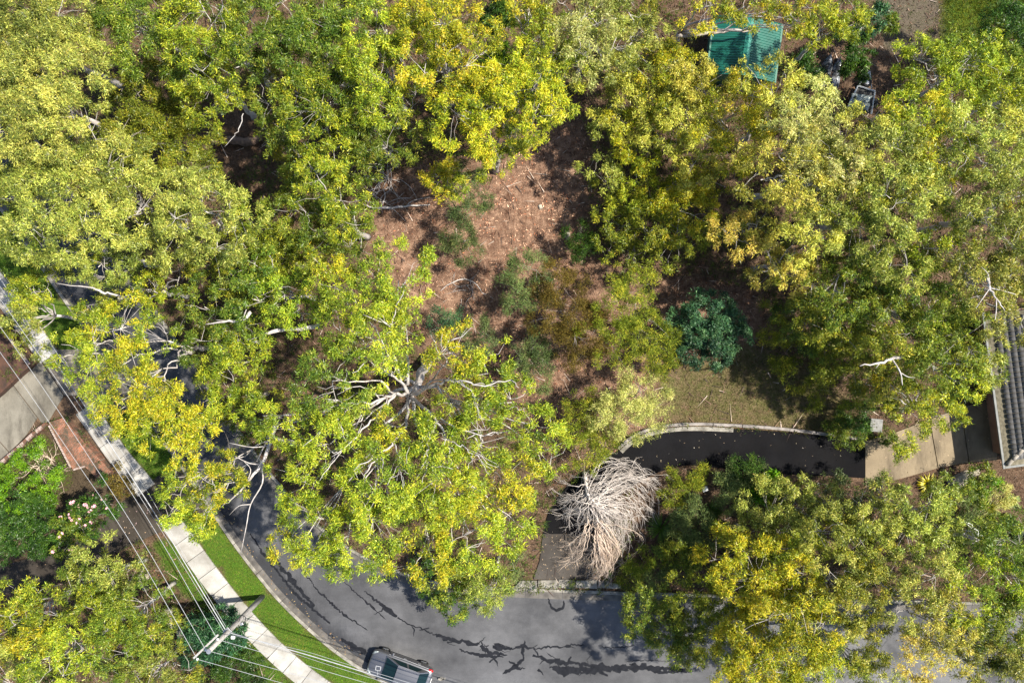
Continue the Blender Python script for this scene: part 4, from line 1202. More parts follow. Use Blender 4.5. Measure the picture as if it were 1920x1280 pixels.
limb_thing('fallen_log', 'charred fallen log in the dark hollow at upper left', 'log', [(398, 268, .2), (430, 263, .3), (468, 266, .25), (492, 258, .2)], [.16, .24, .26, .2], 'bark_brown')
limb_thing('fallen_branch', 'long pale fallen branch on shaded litter left of the clearing', 'branch', [(678, 382, .3), (712, 390, .35), (760, 388, .3), (806, 384, .25)], [.05, .07, .06, .03], 'bark_pale',
           [([(712, 390, .35), (722, 370, .4), (718, 352, .4)], .035), ([(760, 388, .3), (775, 376, .4), (806, 370, .4)], .03), ([(735, 390, .3), (748, 402, .3), (760, 415, .2)], .02)])
limb_thing('fallen_branch', 'thin fallen branch across the lower litter clearing', 'branch', [(826, 545, .15), (850, 528, .2), (880, 525, .2), (905, 548, .15), (925, 560, .1)], [.02, .03, .03, .025, .01], 'bark_pale',
           [([(880, 525, .2), (893, 515, .2), (898, 505, .2)], .015)])
limb_thing('black_log', 'thick black burnt log at right edge of the garden', 'log', [(1880, 963, .25), (1895, 978, .3), (1915, 997, .3), (1940, 1015, .25)], [.16, .2, .2, .18], 'black')
limb_thing('white_branch', 'white forked stick poking out of the garden bushes', 'branch', [(1806, 972, 2.3), (1822, 985, 2.35), (1836, 998, 2.4), (1847, 1008, 2.4)], [.025, .025, .03, .04], 'white',
           [([(1804, 975, 2.3), (1820, 988, 2.3), (1832, 1000, 2.4)], .02), ([(1836, 998, 2.4), (1832, 1003, 2.4), (1843, 1004, 2.4)], .03)])
limb_thing('bare_limb', 'white forked bare limb sticking out above bright gum near pillar', 'branch', [(1692, 668, 9.5), (1672, 672, 10), (1650, 680, 10.4), (1612, 686, 10.6)], [.10, .08, .06, .02], 'bark_pale',
           [([(1672, 672, 10), (1688, 698, 10.5), (1692, 722, 10.6)], .05), ([(1688, 698, 10.5), (1702, 706, 10.6), (1716, 708, 10.6)], .03), ([(1650, 680, 10.4), (1642, 690, 10.5)], .03)])
limb_thing('bare_limb', 'white forked bare limb hanging over the shaded kerb', 'branch', [(520, 790, 9.5), (505, 835, 9.8), (490, 870, 10), (462, 905, 10), (440, 930, 9.8), (415, 950, 9.5)], [.12, .10, .09, .06, .04, .015], 'bark_pale',
           [([(490, 870, 10), (492, 905, 9.6), (470, 945, 9.2), (462, 985, 8.8), (452, 1035, 8)], .05), ([(490, 870, 10), (468, 868, 10), (440, 855, 10)], .04),
            ([(462, 905, 10), (470, 880, 10), (455, 862, 10)], .03), ([(462, 905, 10), (430, 905, 10), (405, 920, 9.8)], .03), ([(470, 945, 9.2), (448, 948, 9.4), (430, 965, 9.2)], .025), ([(505, 835, 9.8), (472, 838, 10), (430, 830, 10)], .035)])
limb_thing('bare_limb', 'pale horizontal limb crossing dark gap above the big gum', 'branch', [(600, 612, 9), (555, 616, 9.5), (520, 618, 9.7), (480, 632, 9.8)], [.12, .11, .09, .04], 'bark_pale', [([(555, 616, 9.5), (520, 622, 9.8), (470, 636, 10)], .04)])
limb_thing('bare_limb', 'white forked limb in the dark gap left of big gum', 'branch', [(470, 585, 10), (455, 598, 10.2), (430, 602, 10.3), (385, 608, 10.3)], [.10, .08, .06, .02], 'bark_pale', [([(455, 598, 10.2), (462, 580, 10.4)], .05), ([(430, 602, 10.3), (405, 600, 10.4)], .03)])
limb_thing('bare_limb', 'white bare limb over the shaded road at left', 'branch', [(260, 566, 9), (215, 552, 9.3), (190, 548, 9.5), (165, 538, 9.5), (100, 530, 9)], [.02, .05, .06, .04, .01], 'bark_pale')
limb_thing('bare_limb', 'spray of white bare twigs at the right edge', 'branch', [(1850, 520, 12.6), (1856, 540, 12.8), (1868, 560, 13), (1885, 585, 13)], [.07, .06, .04, .01], 'bark_pale',
           [([(1856, 540, 12.8), (1842, 560, 13), (1830, 578, 13)], .03), ([(1868, 560, 13), (1868, 580, 13), (1866, 600, 13)], .03), ([(1856, 540, 12.8), (1880, 545, 13), (1905, 552, 13)], .03), ([(1856, 540, 12.8), (1853, 515, 13), (1840, 500, 13)], .03)])
limb_thing('bare_limb', 'pale branch slanting over the grass right of the trailer', 'branch', [(1735, 195, 8), (1758, 178, 8.3), (1778, 162, 8.5), (1782, 140, 8.8)], [.03, .06, .06, .02], 'bark_grey')
limb_thing('bare_limb', 'grey limb lying along the top edge of the shed roof', 'branch', [(1270, 70, 3.6), (1300, 66, 3.7), (1350, 60, 3.8), (1385, 57, 3.8), (1425, 60, 3.8)], [.12, .10, .10, .08, .04], 'bark_grey', [([(1300, 66, 3.7), (1320, 54, 4), (1345, 50, 4)], .05)])
limb_thing('dead_snag', 'thick pale broken trunk standing in the upper left canopy', 'snag', [(510, 142, 7), (490, 134, 7.6), (470, 126, 8.4), (456, 118, 9)], [.24, .21, .18, .06], 'bark_pale', [([(470, 126, 8.4), (462, 122, 9.2), (440, 128, 9.8)], .06)])
limb_thing('dead_snag', 'smooth grey trunk rising between the lower right golden gums', 'snag', [(1380, 985, 1), (1382, 1010, 3), (1386, 1045, 5.5), (1390, 1058, 6.5)], [.24, .22, .2, .08], 'bark_grey')
limb_thing('white_twig', 'long white twig hanging over the dark log hollow', 'branch', [(456, 213, 11), (450, 238, 10.8), (440, 255, 10.6), (420, 276, 10.4)], [.02, .025, .02, .006], 'bark_pale')

# ------------------------------------------------------------------ strappy rosette plants
def strappy(label, px, py, r_px, n, c1, c2, h=0.5, width=0.05, name='strappy_plant'):
    c = P(px, py); O = np.array([c[0], c[1], float(ground_z(c[0], c[1]))])
    root = tag(empty(name, tuple(O)), label, 'plant', 'rosette plants in the garden beds')
    R = r_px * GSD
    V = []; C = []
    for i in range(n):
        a = rng.uniform(0, 6.28); L = R * rng.uniform(0.7, 1.1); up = h * rng.uniform(0.5, 1.3)
        d = np.array([math.cos(a), math.sin(a), 0]); s = np.array([-d[1], d[0], 0])
        t = np.linspace(0, 1, 5)
        pts = d * (L * t)[:, None] + np.array([0, 0, 1]) * (up * (1.9 * t - 1.5 * t * t))[:, None] + np.array([0, 0, 0.03])
        w = width * np.array([0.6, 1, 0.9, 0.6, 0.1])
        col = np.array(c1) + (np.array(c2) - np.array(c1)) * rng.random()
        for k in range(4):
            V.append([pts[k] - s * w[k] / 2, pts[k] + s * w[k] / 2, pts[k + 1] + s * w[k + 1] / 2, pts[k + 1] - s * w[k + 1] / 2]); C.append(col)
    link('blades', quad_mesh('blades', np.array(V), np.array(C)), M['leaf'], root)
    mb = MB(); mb.tube([(0, 0, -0.05), (0, 0, 0.1)], [0.09, 0.05], 6); mb.build('stem', M['bark_brown'], root)


strappy('glowing yellow rosette plant beside the concrete pad', 1737, 905, 21, 60, (0.30, 0.30, 0.01), (0.50, 0.42, 0.01), 0.45, 0.07)
strappy('spiky yellow green rosette plant below the garden boulder', 1852, 950, 26, 110, (0.10, 0.14, 0.015), (0.34, 0.31, 0.04), 0.6, 0.035)
strappy('bright green tufted plant near the right edge of garden', 1893, 938, 17, 90, (0.08, 0.16, 0.01), (0.20, 0.27, 0.015), 0.6, 0.04)
strappy('dark green strappy tuft beside the dead tree tips', 1238, 988, 32, 150, (0.03, 0.08, 0.008), (0.10, 0.18, 0.012), 0.6, 0.04)
strappy('dark green strappy tuft below the white box', 1335, 958, 24, 110, (0.03, 0.08, 0.008), (0.09, 0.16, 0.012), 0.6, 0.04)
strappy('small green strappy tuft beside the dark leafy bush', 1300, 1020, 20, 80, (0.03, 0.07, 0.008), (0.09, 0.15, 0.012), 0.5, 0.04)
strappy('red leaved rosette plant left of the tarpaulin heap', 1497, 122, 14, 50, (0.10, 0.02, 0.012), (0.24, 0.06, 0.03), 0.4, 0.05)

# ------------------------------------------------------------------ rocks
def rock(label, px, py, sx, sy, sz, rz, seed):
    r = np.random.default_rng(seed)
    import bmesh
    bm = bmesh.new(); bmesh.ops.create_icosphere(bm, subdivisions=3, radius=1.0)
    for v in bm.verts:
        p = np.array(v.co)
        f = 1 + 0.16 * math.sin(3.1 * p[0] + seed) + 0.14 * math.sin(4.3 * p[1] + 1.7 * seed) + 0.10 * math.sin(6 * p[2] + seed) + r.normal(0, 0.02)
        q = np.sign(p) * np.abs(p) ** 0.7
        v.co = (q[0] * f * sx, q[1] * f * sy, q[2] * f * sz)
    me = bpy.data.meshes.new('rock'); bm.to_mesh(me); bm.free()
    c = P(px, py)
    o = link('rock', me, M['rock'], None, (c[0], c[1], float(ground_z(c[0], c[1])) + sz * 0.3)); o.rotation_euler = (0, 0, rz)
    tag(o, label, 'rock', 'sandstone rocks')


rock('flat sandstone boulder beside the lush garden bush', 1800, 898, 0.75, 0.35, 0.3, math.radians(35), 3)
rock('long pale sandstone boulder left of the pole wires', 325, 1158, 0.35, 0.85, 0.4, math.radians(28), 5)
rock('tall pale sandstone boulder beside the round green gum', 272, 1085, 0.3, 0.6, 0.4, math.radians(10), 8)
rock('small sandstone chunk right of the garden boulder', 1825, 886, 0.3, 0.2, 0.2, math.radians(20), 11)
rock('brown rock in the dark bank left of the pole', 345, 1190, 0.4, 0.5, 0.35, 0.4, 13)
rock('small pale stone on the sunlit leaf litter', 1013, 388, 0.14, 0.12, 0.1, 0.4, 14)
rock('dark stone at the right rim of the sunlit litter', 1063, 440, 0.2, 0.28, 0.25, 0.4, 15)

# ------------------------------------------------------------------ undergrowth below the canopy
HOLLOW = np.array(gp([(395, 200), (500, 195), (510, 290), (440, 330), (390, 290)]))
UX = rng.uniform(-33, 33, 30000); UY = rng.uniform(-22.5, 22.5, 30000)
ok = ~(paved(UX, UY) | inside(CLEARING, UX, UY) | inside(HOLLOW, UX, UY) | inside(VERGE_POLY, UX, UY) | inside(DRY_POLY, UX, UY) | inside(GARDENSOIL, UX, UY) | (inside(TOPDIRT, UX, UY) & (rng.random(len(UX)) < .8)) | inside(LEFT_GRASS, UX, UY))
shed_c = P(1398, 90, 0); ok &= ~((abs(UX - shed_c[0] + .6) < 2.4) & (abs(UY - shed_c[1]) < 2.2))
yard = P(1600, 150, 0); ok &= ~((abs(UX - yard[0]) < 2.4) & (abs(UY - yard[1]) < 2.2))
mulch = np.array(gp([(1190, 880), (1350, 890), (1350, 940), (1260, 1000), (1170, 1040), (1180, 1000)])); ok &= ~inside(mulch, UX, UY)
mulch2 = np.array(gp([(1690, 890), (1880, 860), (1930, 880), (1930, 1000), (1840, 990), (1700, 920)])); ok &= ~inside(mulch2, UX, UY)
ok &= ((vnoise(UX, UY, 0.8, 21) + rng.normal(0, .25, len(UX))) > -0.7)
UX, UY = UX[ok], UY[ok]
k = np.repeat(np.arange(len(UX)), 13)
hh = rng.uniform(0.15, 1.3, len(UX)) * (0.6 + 0.5 * rng.random(len(UX)))
cb = np.stack([UX, UY, ground_z(UX, UY) + hh], 1)[k] + rng.normal(0, 0.10, (len(k), 3))
cd = unit(rng.normal(0, 1, (len(k), 3)) + np.array([0, 0, 0.5]))
tab = np.array([(0.055, 0.085, 0.015), (0.085, 0.115, 0.018), (0.04, 0.075, 0.014), (0.11, 0.125, 0.028), (0.075, 0.075, 0.02)])
cc = tab[rng.integers(5, size=len(UX))][k] * rng.uniform(0.7, 1.3, len(k))[:, None]
uo = link('undergrowth', quad_mesh('undergrowth', leaf_quads(cb, cd, rng.uniform(.12, .26, len(k)), rng.uniform(.03, .06, len(k)), .2), cc), M['fine_leaf'])
tag(uo, 'low olive undergrowth on the shaded bush floor', 'undergrowth', kind='stuff')
# ------------------------------------------------------------------ brick walls of the left property
def brick_mat(name, c1, c2, mortar, rot=0.0):
    m, nt, bs = mat_new(name)
    tc = nd(nt, 'ShaderNodeTexCoord'); mp = nd(nt, 'ShaderNodeMapping')
    mp.inputs['Rotation'].default_value = (0, 0, rot)
    nt.links.new(tc.outputs['Object'], mp.inputs['Vector'])
    br = nd(nt, 'ShaderNodeTexBrick')
    br.inputs['Color1'].default_value = (*c1, 1); br.inputs['Color2'].default_value = (*c2, 1); br.inputs['Mortar'].default_value = (*mortar, 1)
    br.inputs['Scale'].default_value = 1.0; br.inputs['Brick Width'].default_value = 0.24; br.inputs['Row Height'].default_value = 0.12; br.inputs['Mortar Size'].default_value = 0.008
    nt.links.new(mp.outputs['Vector'], br.inputs['Vector'])
    f = noise_fac(nt, 1.6, 9, 0.75, 0.38, 0.60)
    nt.links.new(mixc(nt, f, br.outputs['Color'], (0.045, 0.036, 0.022)), bs.inputs['Base Color'])
    bs.inputs['Roughness'].default_value = 0.9
    bump(nt, bs, br.outputs['Fac'], -0.5, 0.01)
    return m


M['brick'] = brick_mat('brick', (0.27, 0.095, 0.05), (0.17, 0.065, 0.038), (0.22, 0.18, 0.14), -0.95)
M['brick_dark'] = brick_mat('brick_dark', (0.15, 0.055, 0.032), (0.09, 0.038, 0.026), (0.12, 0.09, 0.07), 0.7)
M['cap'] = simple('cap', (0.34, 0.29, 0.26), (0.12, 0.06, 0.045), 6, 0.9, bump_s=0.3)


def wall_thing(name, label, poly_px, h, mat, caps=None):
    pts = [P(x, y, h) for x, y in poly_px]
    O = np.array([pts[0][0], pts[0][1], 0])
    root = tag(empty(name, tuple(O)), label, 'wall')
    MB().prism([(p[0] - O[0], p[1] - O[1]) for p in pts], -0.1, h).build('brickwork', mat, root, bevel=0.012)
    if caps:
        for (a, b_, w) in caps:
            A = P(*a, h); B = P(*b_, h); v = (B - A)[:2]; L = np.hypot(*v); n = max(1, int(L / 0.25)); ang = math.atan2(v[1], v[0])
            for i in range(n):
                c = A + (B - A) * ((i + 0.5) / n) - O
                MB().box((0, 0, 0), (L / n - 0.012, w, 0.07)).build('coping_brick', M['cap'], root, bevel=0.008, loc=(c[0], c[1], h + 0.03 + random.uniform(-0.006, 0.006))).rotation_euler = (0, 0, ang)
    return root


wall_thing('brick_planter', 'mossy red brown brick wall block at left edge above the forecourt', [(-70, 520), (-5, 603), (57, 684), (40, 700), (0, 738), (-70, 795)], 0.7, M['brown_roof'], caps=[((2, 612), (56, 683), .12)])
wall_thing('brick_planter', 'long orange red brick planter beside the footpath', [(90, 792), (117, 783), (166, 838), (212, 888), (190, 904), (160, 876), (136, 880), (112, 838)], 0.75, M['brick'], caps=[((92, 797), (133, 876), .11), ((138, 880), (160, 874), .11)])
cw = [(-70, 905), (-30, 888), (0, 869), (20, 852), (45, 830), (64, 812), (86, 795)]
cwl = [P(x, y, 0.6) for x, y in cw]
wl = np.array([c[:2] for c in cwl])
O = np.array([wl[-1][0], wl[-1][1], 0])
cwall = tag(empty('curved_brick_wall', tuple(O)), 'thin curved brick wall with pale coping below the forecourt', 'wall')
wl = resample(smooth_line(wl, 6), 0.25) - O[:2]
MB().prism(np.vstack([offset(wl, 0.10), offset(wl, -0.10)[::-1]]), -0.1, 0.6).build('brickwork', M['brick'], cwall)
for i in range(len(wl) - 1):
    c = (wl[i] + wl[i + 1]) / 2; v = wl[i + 1] - wl[i]
    MB().box((0, 0, 0), (0.238, 0.26, 0.07)).build('coping_brick', M['cap' if i % 3 else 'brick_dark'], cwall, bevel=0.008, loc=(c[0], c[1], 0.638 + random.uniform(-0.01, 0.01))).rotation_euler = (0, 0, math.atan2(v[1], v[0]))

# ------------------------------------------------------------------ magnolia flowers
M['petal'] = simple('petal', (0.62, 0.28, 0.34), (0.72, 0.48, 0.52), 9, 0.6)
mb = MB()
for i in range(6):
    a = i * math.pi / 3; d = np.array([math.cos(a), math.sin(a), 0]); s = np.array([-d[1], d[0], 0])
    mb.add([d * 0.01, d * 0.045 + s * 0.028 + np.array([0, 0, .05]), d * 0.09 + np.array([0, 0, .06]), d * 0.045 - s * 0.028 + np.array([0, 0, .05])], [(0, 1, 2, 3)])
fme = mb.mesh('flower'); fme.materials.append(M['petal'])
crown = [c for c in mag.children if c.name.startswith('crown')][0]
nv = len(crown.data.vertices)
co = np.empty(nv * 3, np.float32); crown.data.vertices.foreach_get('co', co); co = co.reshape(-1, 3)
hi = co[co[:, 2] > np.percentile(co[:, 2], 70)]
for i in range(34):
    p = hi[rng.integers(len(hi))]
    o = bpy.data.objects.new('flower', fme); COL.objects.link(o); o.parent = mag
    o.location = (p[0], p[1], p[2] + 0.08); o.rotation_euler = (rng.normal(0, .4), rng.normal(0, .4), rng.uniform(0, 6)); o.scale = (1, 1, 1) if i % 3 else (1.4,) * 3

# ------------------------------------------------------------------ power pole and wires
pb = P(492, 1118)
pole = tag(empty('power_pole', tuple(pb)), 'leaning looking grey timber power pole standing in the verge', 'power pole')
pole['label'] = 'grey timber power pole with crossarm standing beside the footpath'
MB().tube([(0, 0, -0.2), (0, 0, 3), (0, 0, 6.5), (0, 0, 9.72)], [0.17, 0.155, 0.135, 0.11], 14).build('shaft', M['pole_wood'], pole, smooth=True)
MB().cyl((0, 0, 9.72), (0, 0, 9.76), 0.125, 0.125, 14).build('pole_cap', M['metal_grey'], pole)
HA = 9.35
A = P(366, 1239, HA) - pb; B = P(412, 1195, HA) - pb
dv = (B - A)[:2]; ang = math.atan2(dv[1], dv[0]); cm = (A + B) / 2
perp = np.array([-math.sin(ang), math.cos(ang)]) * 0.17
MB().box((cm[0] + perp[0], cm[1] + perp[1], HA - 0.12), (np.hypot(*dv), 0.1, 0.12), ang).build('crossarm', M['pole_wood'], pole, bevel=0.008)
for s in (-1, 1):
    e = np.array([math.cos(ang), math.sin(ang)]) * 0.45 * s
    MB().tube([(e[0] + perp[0], e[1] + perp[1], HA - 0.15), (perp[0] * 0.7, perp[1] * 0.7, HA - 0.75)], 0.02, 5).build('brace', M['metal_grey'], pole)
wire_px = [[(370, 1235), (386, 1218), (408, 1198)]]
for (x, y) in wire_px[0]:
    q = P(x, y, HA) - pb
    mb = MB()
    mb.tube([(q[0], q[1], HA - .08), (q[0], q[1], HA - .04), (q[0], q[1], HA - .02), (q[0], q[1], HA + .02), (q[0], q[1], HA + .05)], [.03, .06, .035, .06, .03], 10)
    mb.build('insulator', M['white'], pole, smooth=True)
# low-voltage bracket, service loop and junction box on the shaft
MB().box((-0.02, 0.02, 6.67), (0.36, 0.36, 0.1), ang).build('cable_bracket', M['metal_grey'], pole, bevel=0.01)
lp = [P(448, 1165, 5.4), P(452, 1154, 5.0), P(459, 1155, 4.7), P(460, 1162, 4.6), P(455, 1168, 4.7)]
MB().tube(smooth_line(lp, 5) - pb, 0.018, 5).build('service_loop', M['black'], pole, smooth=True)
q = P(454, 1168, 4.7) - pb
MB().box((q[0], q[1], 4.7), (0.16, 0.14, 0.24), 0.4).build('junction_box', M['metal_grey'], pole, bevel=0.01)
MB().tube([(q[0], q[1], 4.7), (0, 0, 4.75)], 0.02, 5).build('box_arm', M['metal_grey'], pole)
WG = 'overhead wires on the power pole'


def wire(label, left, right, r, h0, hl, hr, attach, name='power_wire'):
    pts = []
    nl, nr_ = len(left), len(right)
    for i, (x, y) in enumerate(reversed(left)):
        t = (nl - i) / nl
        pts.append(P(x, y, h0 + (hl - h0) * t))
    pts.append(P(*attach, h0))
    k = len(pts) - 1
    for i, (x, y) in enumerate(right):
        pts.append(P(x, y, h0 + (hr - h0) * (i + 1) / nr_))
    L = smooth_line(pts[:k + 1], 8); Rr = smooth_line(pts[k:], 8)
    line = np.vstack([L, Rr[1:]])
    O = pts[k].copy()
    o = MB().tube(line - O, r, 6).build(name, M['wire'], smooth=True, loc=tuple(O))
    return tag(o, label, 'power wire', WG)


wire('power wire on the outer crossarm end, farthest from footpath', [(247, 1020), (153, 880), (72, 762), (0, 660), (-90, 535), (-200, 385)], [(530, 1280), (720, 1334), (950, 1400)], 0.012, HA + .06, 9.0, 9.0, (370, 1235))
wire('middle power wire of the three on the crossarm', [(267, 1013), (173, 866), (67, 707), (0, 612), (-90, 485), (-200, 332)], [(547, 1262), (760, 1322), (980, 1385)], 0.012, HA + .06, 9.0, 9.0, (386, 1218))
wire('power wire on the inner crossarm end, nearest the footpath', [(300, 1010), (207, 863), (105, 710), (40, 617), (-60, 475), (-180, 305)], [(560, 1242), (640, 1266), (850, 1326), (1000, 1368)], 0.012, HA + .06, 9.0, 9.0, (408, 1198))
wire('thick bundled cable slung lowest on the pole', [(350, 1060), (320, 1010), (257, 910), (160, 762), (60, 612), (-60, 432), (-160, 282)], [(560, 1222), (640, 1246), (750, 1280), (900, 1326), (1050, 1372)], 0.028, 6.67, 6.3, 6.3, (425, 1184), 'bundled_cable')
wire('thin cable just right of the thick bundled cable', [(358, 1062), (328, 1010), (268, 908), (172, 760), (72, 610), (-50, 430), (-150, 280)], [(560, 1227), (640, 1253), (750, 1287), (900, 1334), (1050, 1380)], 0.010, 6.45, 6.1, 6.1, (428, 1182), 'telephone_cable')
wire('thin cable just left of the thick bundled cable', [(346, 1064), (314, 1012), (249, 910), (152, 764), (52, 614), (-70, 434), (-170, 284)], [(560, 1217), (640, 1241), (750, 1274), (900, 1320), (1050, 1366)], 0.010, 6.9, 6.5, 6.5, (422, 1187), 'telephone_cable')
# spreader frame hung on the bundle above the car
q = P(709, 1252, 6.35); e = P(711, 1266, 6.3)
fr = tag(empty('cable_spreader', tuple(q)), 'small white square frame clipped to the bundled cable above the car', 'cable fitting')
for dx, dy, sx, sy in ((0, .11, .29, .03), (0, -.11, .29, .03), (-.13, 0, .03, .19), (.13, 0, .03, .19)):
    MB().box((dx, dy, 0), (sx, sy, 0.04)).build('frame_bar', M['wire'], fr, bevel=0.006)
MB().tube([(0, -.12, 0), tuple(e - q)], 0.012, 5).build('hanger', M['wire'], fr)
fr.rotation_euler = (0, 0, math.radians(-12))
q = P(437, 1194, 6.6)
bx = tag(MB().box((0, 0, 0), (0.2, 0.16, 0.14)).build('cable_joint', M['white'], bevel=0.02, loc=tuple(q)), 'small white joint box on the cable right of the pole', 'cable fitting')

# ------------------------------------------------------------------ parked car
def car():
    m, nt, bs = mat_new('car_paint')
    bs.inputs['Base Color'].default_value = (0.26, 0.27, 0.30, 1); bs.inputs['Metallic'].default_value = 0.7; bs.inputs['Roughness'].default_value = 0.38
    bs.inputs['Coat Weight'].default_value = 0.5; bs.inputs['Coat Roughness'].default_value = 0.08
    f = noise_fac(nt, 60, 3, 0.5, 0.3, 0.7)
    nt.links.new(mixc(nt, f, (0.12, 0.122, 0.135), (0.16, 0.162, 0.175)), bs.inputs['Base Color'])
    M['paint'] = m
    m, nt, bs = mat_new('car_glass')
    bs.inputs['Base Color'].default_value = (0.004, 0.014, 0.016, 1); bs.inputs['Roughness'].default_value = 0.12; bs.inputs['Specular IOR Level'].default_value = 0.35
    M['glass'] = m
    M['tyre'] = simple('tyre', (0.02, 0.02, 0.02), (0.012, 0.012, 0.012), 9, 0.85)
    M['rim'] = simple('rim', (0.5, 0.5, 0.52), (0.4, 0.4, 0.42), 9, 0.35, 0.9)
    M['red_lens'] = simple('red_lens', (0.55, 0.012, 0.015), (0.40, 0.008, 0.01), 12, 0.2)
    M['lens'] = simple('lens', (0.22, 0.25, 0.26), (0.12, 0.14, 0.15), 14, 0.2)
    c = P(753, 1249)
    fwd = math.atan2(0.332, -0.943)
    root = tag(empty('parked_car', (c[0], c[1], road_z(c[0], c[1]) - 0.02), fwd), 'silver grey hatchback parked at the kerb, cut by bottom edge', 'car')
    st = [(1.98, .50, .40, .60), (1.93, .68, .30, .68), (1.70, .78, .24, .78), (1.30, .83, .22, .86), (0.95, .84, .22, .93), (0.3, .845, .22, .95), (-0.5, .845, .22, .97), (-1.2, .835, .22, .98), (-1.65, .81, .24, .98), (-1.90, .74, .30, .93), (-1.97, .60, .42, .80)]
    vs = []; fs = []
    for x, hw, zb, zt in st:
        prof = [(-hw * .86, zb), (-hw, zb + .12), (-hw * 1.0, (zb + zt) / 2), (-hw * .965, zt - .07), (-hw * .86, zt), (0, zt + .035)]
        prof = prof + [(-y, z) for y, z in prof[-2::-1]]
        vs += [(x, y, z) for y, z in prof]
    npf = 11
    for i in range(len(st) - 1):
        for j in range(npf - 1):
            k = i * npf + j
            fs.append((k, k + 1, k + npf + 1, k + npf))
        fs.append((i * npf + npf - 1, i * npf, (i + 1) * npf, (i + 1) * npf + npf - 1))
    fs.append(tuple(range(npf - 1, -1, -1))); fs.append(tuple((len(st) - 1) * npf + j for j in range(npf)))
    body = MB().add(vs, fs).build('body', M['paint'], root, smooth=True)
    ss = body.modifiers.new('s', 'SUBSURF'); ss.levels = 2; ss.render_levels = 2
    # cabin
    wf, wr = (1.06, .72, .955), (-1.74, .67, .985)
    rf, rr = (0.18, .575, 1.40), (-1.10, .55, 1.40)
    def quad(p, q_, r_, s_, n=6):
        p, q_, r_, s_ = map(np.array, (p, q_, r_, s_)); V = []; F = []
        for i in range(n + 1):
            for j in range(n + 1):
                a, b_ = i / n, j / n
                V.append((p * (1 - a) + s_ * a) * (1 - b_) + (q_ * (1 - a) + r_ * a) * b_)
        for i in range(n):
            for j in range(n):
                k = i * (n + 1) + j; F.append((k, k + 1, k + n + 2, k + n + 1))
        return V, F
    L = lambda t: (t[0], t[1], t[2]); R_ = lambda t: (t[0], -t[1], t[2])
    cab = MB()
    vsx = [L(wf), R_(wf), L(rf), R_(rf), L(rr), R_(rr), L(wr), R_(wr)]
    cab.add(vsx, [(0, 1, 3, 2), (4, 5, 7, 6), (0, 2, 4, 6), (1, 7, 5, 3)])
    cab.build('cabin_frame', M['paint'], root)
    V, F = quad((rf[0] + .03, rf[1] + .03, 1.40), (rf[0] + .03, -rf[1] - .03, 1.40), (rr[0] - .06, -rr[1] - .03, 1.40), (rr[0] - .06, rr[1] + .03, 1.40), 8)
    V = [(v[0], v[1], v[2] + 0.055 * (1 - (v[1] / .62) ** 2) * (1 - ((v[0] + .44) / 1.1) ** 2) + 0.012) for v in V]
    MB().add(V, F).build('roof', M['paint'], root, smooth=True)
    def panel(name, pts, inset, lift, mat, bulge=0.0):
        p = [np.array(x, float) for x in pts]; cc = sum(p) / 4
        n = np.cross(p[1] - p[0], p[3] - p[0]); n /= np.linalg.norm(n)
        if np.dot(n, cc - np.array([-.4, 0, .8])) < 0: n = -n
        p = [x + (cc - x) * inset + n * lift for x in p]
        V, F = quad(*p, 6)
        return MB().add(V, F).build(name, mat, root, smooth=True)
    panel('windscreen', [L(wf), R_(wf), R_(rf), L(rf)], 0.09, 0.006, M['glass'])
    panel('rear_window', [L(wr), R_(wr), R_(rr), L(rr)], 0.13, 0.006, M['glass'])
    for s in (1, -1):
        def q3(x, y, z): return (x, s * y, z)
        def lerp(a, b_, t): return tuple(a[i] + (b_[i] - a[i]) * t for i in range(3))
        bf, bk = q3(*wf), q3(*wr); tf, tk = q3(*rf), q3(*rr)
        panel('side_window', [lerp(bf, bk, .08), lerp(bf, bk, .47), lerp(tf, tk, .47), lerp(tf, tk, .06)], 0.10, 0.006, M['glass'])
        panel('side_window', [lerp(bf, bk, .49), lerp(bf, bk, .86), lerp(tf, tk, .90), lerp(tf, tk, .50)], 0.10, 0.006, M['glass'])
        MB().tube([(0.95, s * .838, .90), (-.4, s * .842, .925), (-1.6, s * .81, .935)], 0.012, 5).build('window_trim', M['metal_grey'], root)
        MB().tube([(1.0, s * .852, .55), (-.3, s * .856, .58), (-1.3, s * .85, .6)], 0.012, 5).build('side_moulding', M['black'], root)
        for dxh in (-0.05, -0.95):
            MB().box((dxh, s * .852, .80), (0.16, 0.03, 0.03)).build('door_handle', M['metal_grey'], root, bevel=0.006)
        mb = MB().box((0.72, s * .93, .98), (0.10, 0.19, 0.13)); mi = mb.build('wing_mirror', M['paint'], root, bevel=0.03)
        MB().tube([(1.93, s * .46, .66), (1.80, s * .64, .72), (1.62, s * .735, .775)], [.05, .085, .03], 8).build('headlight', M['lens'], root, smooth=True)
        MB().tube([(-1.62, s * .765, .93), (-1.80, s * .735, .88), (-1.88, s * .69, .80)], [.04, .085, .06], 8).build('tail_light', M['red_lens'], root, smooth=True)
        for wx in (1.25, -1.22):
            w = empty('wheel'); w.parent = root; w.location = (wx, s * .775, .295)
            t = MB()
            a = np.linspace(0, 2 * math.pi, 25)[:-1]
            prof = [(.19, -.09), (.27, -.095), (.295, -.07), (.295, .07), (.27, .095), (.19, .09)]
            V = [(r * math.cos(x), y, r * math.sin(x)) for x in a for r, y in prof]
            F = [(i * 6 + j, i * 6 + j + 1, ((i + 1) % 24) * 6 + j + 1, ((i + 1) % 24) * 6 + j) for i in range(24) for j in range(5)]
            t.add(V, F).build('tyre', M['tyre'], w, smooth=True)
            rm = MB().cyl((0, -.06, 0), (0, .06, 0), .19, .19, 20)
            for k in range(5):
                aa = k * 2 * math.pi / 5
                rm.tube([(0, s * .075, 0), (.18 * math.cos(aa), s * .08, .18 * math.sin(aa))], .022, 4)
